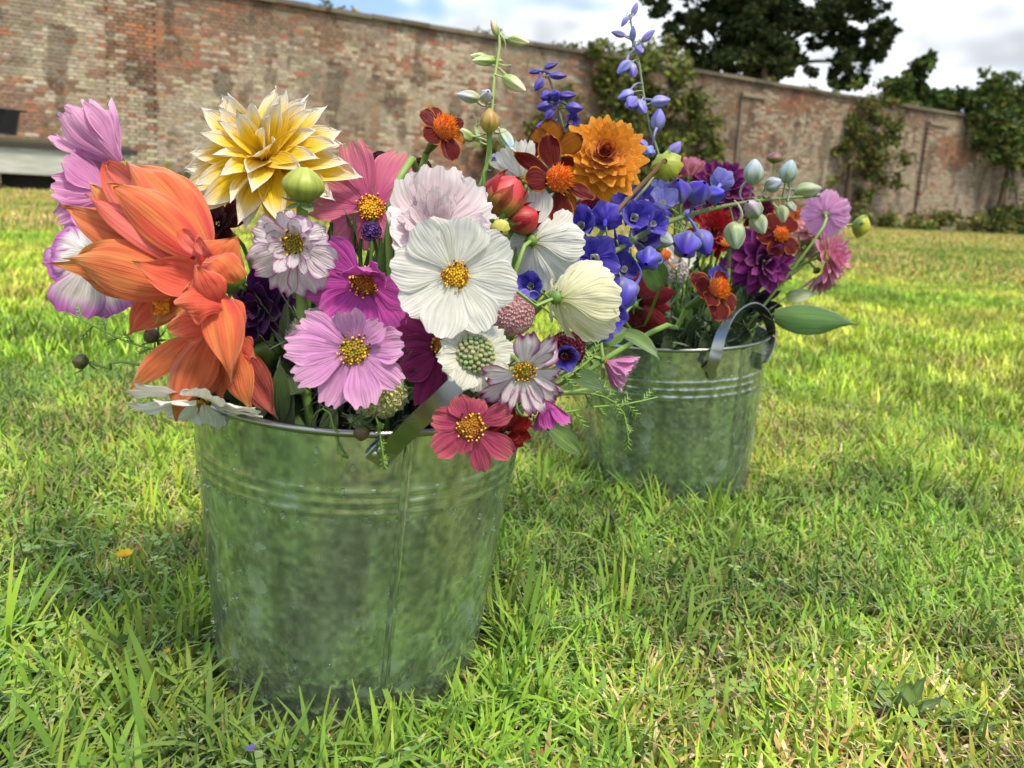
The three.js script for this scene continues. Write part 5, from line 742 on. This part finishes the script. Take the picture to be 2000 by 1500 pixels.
spike('short blue delphinium spike low among the back bouquet', [[1330, 560, 1.02], [1350, 500, 1.02], [1365, 440, 1.03]], [[1410, 540, 1.0, 24, [0.4, 0.3, 0.6], 'blue', 0.7], [1300, 420, 1.03, 30, [-0.3, 0.4, 0.7], 'violet', 0.7], [1345, 420, 1.02, 30, [0.3, 0.5, 0.7], 'lilac', 0.7]], [[1260, 400, 1.0, 40, [0, 0.2, 0.9], 0, 'violet', 20], [1225, 395, 0.98, 36, [-0.2, 0.2, 0.9], 0, 'violet', 25], [1395, 545, 0.98, 28, [0.2, 0.3, 0.8], 0, 'blue', 30], [1285, 380, 1.02, 34, [0.2, 0.3, 0.8], 0, 'lilac', 30]], { k: 1, rel: [-0.3, 0.2] });

reseed(68);
spike('blue delphinium florets crowded low behind the cream cosmos', [[1100, 640, 0.58], [1110, 560, 0.60], [1100, 470, 0.62]], [[1020, 575, 0.55, 34, [-0.6, 0.2, 0.7], 'blue', 0.7]], [[1040, 560, 0.57, 36, [-0.3, 0.1, 0.9], 0, 'blue', 30], [1165, 560, 0.61, 44, [0.4, 0.1, 0.8], 20, 'blue', 30], [1100, 690, 0.555, 36, [0.1, -0.4, 0.9], 10, 'blue', 35], [1185, 615, 0.62, 40, [0.4, -0.2, 0.8], 0, 'blue', 30], [1105, 470, 0.64, 40, [0.1, 0.3, 0.9], 0, 'blue', 30], [1215, 530, 0.67, 36, [0.2, 0.3, 0.8], 10, 'violet', 30], [1060, 430, 0.64, 34, [-0.2, 0.3, 0.9], 0, 'blue', 30], [1255, 470, 0.70, 36, [0.1, 0.3, 0.9], 30, 'violet', 25], [1150, 590, 0.60, 34, [0.2, -0.2, 0.9], 0, 'blue', 40]], { rel: [0.75, 0.1], big: 1.1 });

/* ------------------------------------------------ leaves and threads */
reseed(67);
function leafThing(name, label, base, tipP, wpx, o = {}) { const g = thing(name, label, 'leaf', at(...base)); petalPx(g, base, tipP, wpx, { prof: 'dahlia', col: o.col ?? pc({ main: GREEN2, base: DKGREEN, mid: C('#7d9a4a'), streak: DKGREEN, sk: 0.4 }), teeth: 0.02, nt: 5, arc: 0.1, cup: 0.35, ...o }, 'blade', leafMat); const k = o.k ?? 0, b = BK[k]; part('stalk', tube(toLocal(g, [at(...base), at(base[0], base[1], base[2] + 0.01).lerp(inBk(k, o.rel ?? [0.4, 0.2], b.h * 0.95), 0.5), inBk(k, o.rel ?? [0.4, 0.2], b.h * 0.95), inBk(k, [0, 0], 0.06)]), 0.0014, 0.0018, GREEN2, 14, 6), stemMat, g); return g; }
leafThing('dahlia_leaf', 'large dark green leaf reaching out to the right of the looped handle', [1512, 612, 1.02], [1677, 636, 0.99], 92, { k: 1, rel: [0.6, 0.3], n: [0.1, 0.6, 0.75], arc: 0.1, cup: -0.9, col: pc({ main: C('#3f6a2c'), base: C('#345a26'), mid: C('#5d8a3c'), streak: C('#36602a'), sk: 0.4 }) });
leafThing('dahlia_leaf', 'pointed green leaf hanging before the rim of the back bucket', [1215, 652, 0.66], [1290, 708, 0.70], 44, { rel: [0.85, 0.2], n: [0.3, 0.6, 0.8] });
leafThing('dahlia_leaf', 'dark green rounded leaf under the thin stems right of the purple edged cosmos', [1120, 735, 0.56], [1182, 762, 0.57], 46, { rel: [0.85, 0.3], n: [0, 0.6, 0.8], col: pc({ main: DKGREEN, base: DKGREEN }) });
leafThing('dahlia_leaf', 'bright green leaf with pointed tip hanging between the two buckets', [1075, 838, 0.52], [1140, 892, 0.53], 40, { rel: [0.9, 0.3], n: [-0.2, 0.5, 0.8] });
leafThing('dahlia_leaf', 'pale green leaf under the faded pink dahlia', [1535, 580, 1.05], [1600, 572, 1.04], 26, { k: 1, rel: [0.5, 0.3], col: pc({ main: C('#b8c4a0'), base: GREEN }) });
leafThing('dahlia_leaf', 'dark leaf inside the looped handle of the back bucket', [1410, 690, 1.03], [1480, 612, 1.07], 44, { k: 1, rel: [0.3, 0.3] });
leafThing('dahlia_leaf', 'green leaf beside the drooping pink cosmos', [1165, 668, 0.63], [1225, 640, 0.66], 40, { rel: [0.8, 0.2] });
function sprig(name, label, pts, n, len, o = {}) { // feathery cosmos foliage
  const S = pts.map((q) => at(...q)), g = thing(name, label, 'foliage', S[0]), cv = new THREE.CatmullRomCurve3(S, false, 'centripetal'), k = o.k ?? 0, all = [inBk(k, (o.rel ?? [0.7, 0.3]).map((v) => v * 0.4), 0.05), inBk(k, o.rel ?? [0.7, 0.3], BK[k].h), ...S];
  part('stem', tube(toLocal(g, all), 0.0015, 0.0006, o.col ?? GREEN, 30, 5), stemMat, g);
  for (let i = 0; i < n; i++) { const t = (i + 1) / (n + 1), p = cv.getPointAt(t), T = cv.getTangentAt(t), sgn = i % 2 ? 1 : -1, d = T.clone().multiplyScalar(0.7).addScaledVector(dirCam([0, 1, 0]), sgn * rr(0.4, 1)).addScaledVector(dirCam([0, 0, 1]), rr(-0.5, 0.5)).normalize(), L = px2m(len, pts[0][2]) * rr(0.6, 1.2), q = p.clone().addScaledVector(d, L), side = d.clone().cross(dirCam([0, 0, 1])).normalize(), list = [tube(toLocal(g, [p, p.clone().lerp(q, 0.5).addScaledVector(side, L * 0.06), q]), 0.0007, 0.0003, GREEN2, 6, 4)]; for (let j = 1; j < 4; j++) for (const e of [-1, 1]) { const b = p.clone().lerp(q, j / 4.2), c = b.clone().addScaledVector(d, L * 0.22).addScaledVector(side, e * L * 0.2); list.push(tube(toLocal(g, [b, b.clone().lerp(c, 0.5).addScaledVector(d, L * 0.04), c]), 0.0007, 0.0003, GREEN, 4, 4)); } part('leaflet', merge(list), stemMat, g); }
  return g;
}
sprig('cosmos_sprig', 'feathery green sprig crossing in front of the back bucket with a brown tipped end', [[1020, 812, 0.50], [1100, 806, 0.55], [1160, 795, 0.58], [1230, 788, 0.60], [1284, 776, 0.61]], 10, 46, { rel: [0.9, 0.3] });
sprig('cosmos_sprig', 'feathery sprig hanging down before the upper left of the back bucket', [[1130, 770, 0.57], [1180, 775, 0.585], [1215, 800, 0.59], [1228, 862, 0.59]], 9, 40, { rel: [0.9, 0.3] });
sprig('cosmos_sprig', 'dark feathery sprig spreading left of the bucket under the orange dahlia', [[330, 690, 0.53], [250, 668, 0.53], [190, 640, 0.54], [135, 612, 0.55]], 6, 40, { rel: [-0.8, 0.2] });
sprig('cosmos_sprig', 'thin thread leaf sprig trailing down over the front rim left of the handle foot', [[640, 800, 0.482], [655, 850, 0.478], [672, 910, 0.48]], 4, 30, { rel: [-0.1, 0.85] });
sprig('cosmos_sprig', 'thread leaf tuft hanging over the rim beside the handle foot', [[735, 812, 0.478], [742, 850, 0.474], [752, 912, 0.478]], 6, 34, { rel: [0.1, 0.85] });
sprig('cosmos_sprig', 'feathery sprig rising among the stems by the burgundy scabious', [[1090, 740, 0.54], [1130, 720, 0.56], [1165, 690, 0.59]], 8, 40, { rel: [0.85, 0.3] });
sprig('cosmos_sprig', 'feathery sprig filling the gap behind the cream cosmos and blue florets', [[1130, 700, 0.60], [1150, 640, 0.63], [1160, 570, 0.66]], 10, 60, { rel: [0.7, 0.1] });
sprig('cosmos_sprig', 'thin green sprig standing among the stems above the dark red dahlia', [[1300, 680, 0.98], [1330, 600, 1.0], [1345, 520, 1.02]], 10, 60, { k: 1, rel: [-0.2, 0.4] });
leafThing('dahlia_leaf', 'dark leaf behind the blue florets over the dark red dahlia', [1150, 640, 0.66], [1215, 520, 0.69], 60, { rel: [0.8, 0.1] });
leafThing('dahlia_leaf', 'dark leaf under the long blue delphinium stem', [1290, 560, 0.80], [1240, 480, 0.76], 54, { k: 1, rel: [-0.4, 0.4] });
{ // mass of thread leaves filling each bucket
  for (const [k, n, hi, label] of [[0, 2000, 0.21, 'dense tangle of thread leaves and stems filling the front bucket under the blooms'], [1, 1700, 0.23, 'dense tangle of leaves and stems filling the back bucket under the blooms']]) {
    const b = BK[k], list = [], g = thing('bouquet_foliage', label, 'foliage', inBk(k, [0, 0], b.h)), cols = [C('#3d5c24'), C('#4c7030'), C('#2f4a1e'), C('#5d7f38')];
    const bb = new Buf();
    for (let i = 0; i < n; i++) {
      const a = rnd() * 6.283, q = Math.sqrt(rnd()) * 0.97, y0 = rr(0.16, b.h + 0.01), base = inBk(k, [Math.cos(a) * q * 0.7, Math.sin(a) * q * 0.7], y0), out = V(Math.cos(a), 0, Math.sin(a)), L = rr(0.03, 0.075), up = rr(0.3, 1.3);
      const mid = base.clone().addScaledVector(out, L * 0.25 * q).add(V(rr(-0.01, 0.01), L * up * 0.6, rr(-0.01, 0.01))), end = mid.clone().addScaledVector(out, L * 0.5 * q).add(V(rr(-0.02, 0.02), rr(-0.25, 0.7) * L, rr(-0.02, 0.02)));
      for (const p of [mid, end]) { const t = b.g.worldToLocal(p.clone()), m = Math.hypot(t.x, t.z), lim = t.y < b.h + 0.012 ? 0.85 * b.rb : 1; if (m > lim) { t.x *= lim / m; t.z *= lim / m; p.copy(b.g.localToWorld(t)); } }
      end.y = Math.min(end.y, b.h + hi * (1 - 0.55 * q * q));
      const c = cols[Math.floor(rnd() * 4)]; list.push(tube(toLocal(g, [base, mid, end]), 0.0009, 0.0004, c, 7, 3));
    }
    for (let i = 0; i < (k ? 200 : 330); i++) { const a = rnd() * 6.283, q = Math.sqrt(rnd()) * 0.85, p = inBk(k, [Math.cos(a) * q, Math.sin(a) * q], b.h + rr(-0.03, hi * 0.55 * (1 - q))), geo = petalGeo({ L: rr(0.03, 0.06), W: rr(0.014, 0.026), nu: 6, nv: 3, prof: 'dahlia', bend: rr(-0.6, 0.8), cup: 0.4, col: ((c) => () => c)(cols[i % 3]) }); geo.rotateX(rr(-0.4, 1.4)); geo.rotateY(rnd() * 6.283); const o = toLocal(g, [p])[0]; geo.translate(o.x, o.y, o.z); list.push(geo); }
    tag(part('thread_leaves', merge(list), leafMat, g), null, null, null, 'stuff');
    const stems = []; for (let i = 0; i < 46; i++) { const a = rnd() * 6.283, q = Math.sqrt(rnd()) * 0.8; stems.push(tube(toLocal(g, [inBk(k, [-Math.cos(a) * q * 0.4, -Math.sin(a) * q * 0.4], 0.03), inBk(k, [Math.cos(a) * q * 0.6, Math.sin(a) * q * 0.6], b.h), inBk(k, [Math.cos(a) * q * 0.9, Math.sin(a) * q * 0.9], b.h + hi * (0.75 - 0.5 * q))]), 0.002, 0.0014, cols[i % 4], 8, 5)); }
    tag(part('stems', merge(stems), stemMat, g), null, null, null, 'stuff');
  }
}

/* ------------------------------------------------ small plants in the lawn */
reseed(71);
function groundAt(px, py, y = 0) { const o = camera.position, d = at(px, py, 1).sub(o); return o.clone().addScaledVector(d, (y - o.y) / d.y); }
function weed(label, px, py, n, len, wd, cols, prof = 'dahlia', name = 'lawn_weed', up = [0.7, 1.3]) {
  const p = groundAt(px, py), g = thing(name, label, 'weed', p);
  for (let i = 0; i < n; i++) { const geo = petalGeo({ L: len * rr(0.7, 1.15), W: wd * rr(0.8, 1.2), nu: 12, nv: 6, prof, bend: rr(-0.9, 0.1), cup: rr(-0.5, -0.1), teeth: 0.04, nt: 3, ruf: 0.05, col: pc({ main: cols[i % cols.length], base: cols[(i + 1) % cols.length], mid: C('#93a860') }) }); const m = part('leaf', geo, leafMat, g); m.rotation.set(0, i * 2.4 + rr(-0.3, 0.3), 0, 'YXZ'); m.rotation.x = rr(...up); m.position.y = 0.006; }
}
const WG = [C('#6b8c38'), C('#7c9c44'), C('#5d7e34')], CG = [C('#7f9c34'), C('#8caa3c'), C('#6f8f30')];
weed('dark leafy rosette of a weed low in the grass at the bottom right', 1760, 1400, 16, 0.036, 0.014, WG, 'dahlia', 'lawn_weed', [0.8, 1.4]);
weed('second leafy rosette pressed into the grass at the lower right edge', 1880, 1440, 12, 0.032, 0.013, WG, 'dahlia', 'lawn_weed', [0.8, 1.4]);
weed('broad pale plantain leaf standing in the grass right of the front bucket', 1048, 1262, 3, 0.034, 0.024, [C('#7fa450'), C('#8fb25c')], 'round', 'lawn_weed', [0.3, 1.1]);
weed('broad leaved weed in the grass at the lower left edge', 40, 1400, 6, 0.036, 0.014, WG);
weed('small leafy weed left of the bucket foot', 250, 1290, 9, 0.026, 0.016, WG, 'round');
weed('feathery dark weed just in front of the back bucket', 1190, 1060, 12, 0.04, 0.009, [C('#3f5f2a'), C('#4c6c30')], 'lance', 'lawn_weed', [-0.6, 0.4]);
{ // clover leaflets
  const b = new Buf(); const clover = new THREE.BufferGeometry(); void clover;
  for (let i = 0; i < 90; i++) { const q = i < 60 ? groundAt(rr(-40, 400), rr(1000, 1330)) : groundAt(rr(1250, 1900), rr(1150, 1480)), h = rr(0.012, 0.034), r = rr(0.0035, 0.0062), c = CG[i % 3].map((v) => v * rr(0.9, 1.3)), a0 = rnd() * 6.28, tx = rr(-0.3, 0.3), tz = rr(-0.3, 0.3); for (let k = 0; k < 3; k++) { const a = a0 + k * 2.094, o = b.v(q.x, h, q.z, c, 0.5, 0), P = [-0.75, -0.35, 0, 0.35, 0.75].map((e, j) => { const s = r * [1.1, 1.7, 1.55, 1.7, 1.1][j], x = Math.cos(a + e * 0.8) * s, z = Math.sin(a + e * 0.8) * s; return b.v(q.x + x, h + tx * x + tz * z + 0.001, q.z + z, c, j / 4, 1); }); for (let j = 0; j < 4; j++) b.t(o, P[j + 1], P[j]); } }
  top('clover', b.geo(), leafMat, 'stuff', 'clover leaves scattered through the near grass', 'clover');
}
function buttercup(label, px, py, R, y = 0.045, n = 5) {
  const p = groundAt(px, py, y), g = thing('buttercup', label, 'flower', p.clone().setY(0)), r = R;
  for (let i = 0; i < n; i++) { const m = part('petal', petalGeo({ L: r, W: r * 0.7, nu: 6, nv: 4, prof: 'round', bend: 0.4, cup: 0.4, col: pc({ main: C('#f4cc0c'), base: C('#e0a80a') }) }), petalMat, g); m.position.y = y; m.rotation.set(-Math.PI / 2 + 0.35, 0, 0); m.quaternion.premultiply(new THREE.Quaternion().setFromAxisAngle(V(0, 1, 0), i * 6.283 / n)); }
  part('stem', tube([V(0, 0, 0), V(0.004, y * 0.5, 0), V(0, y, 0)], 0.0008, 0.0006, GREEN, 6, 5), stemMat, g);
}
buttercup('single yellow wild flower in the grass left of the front bucket', 243, 1088, 0.0095, 0.045, 8);
buttercup('tiny yellow flower close to the left side of the front bucket', 326, 1274, 0.0035, 0.03);
buttercup('tiny yellow flower left of the one by the bucket', 272, 1272, 0.0028, 0.03);
buttercup('small yellow flower speck far out on the right lawn', 1780, 628, 0.012, 0.03);
buttercup('small yellow flower speck farther right on the lawn', 1815, 638, 0.010, 0.03);
buttercup('yellow flower speck right of and below the other two on the lawn', 1876, 668, 0.011, 0.03);
{ const p = groundAt(490, 1463, 0.03), g = thing('speedwell', 'tiny violet flower in the grass at the foot of the front bucket', 'flower', p.clone().setY(0)); for (let i = 0; i < 4; i++) { const m = part('petal', petalGeo({ L: 0.004, W: 0.0035, nu: 4, nv: 3, prof: 'round', col: () => C('#7a68c0') }), petalMat, g); m.position.y = 0.03; m.rotation.x = -1.2; m.quaternion.premultiply(new THREE.Quaternion().setFromAxisAngle(V(0, 1, 0), i * 1.57)); } part('stem', tube([V(0, 0, 0), V(0.002, 0.015, 0), V(0, 0.03, 0)], 0.0006, 0.0005, GREEN, 4, 4), stemMat, g); }

renderer.render(scene, camera);
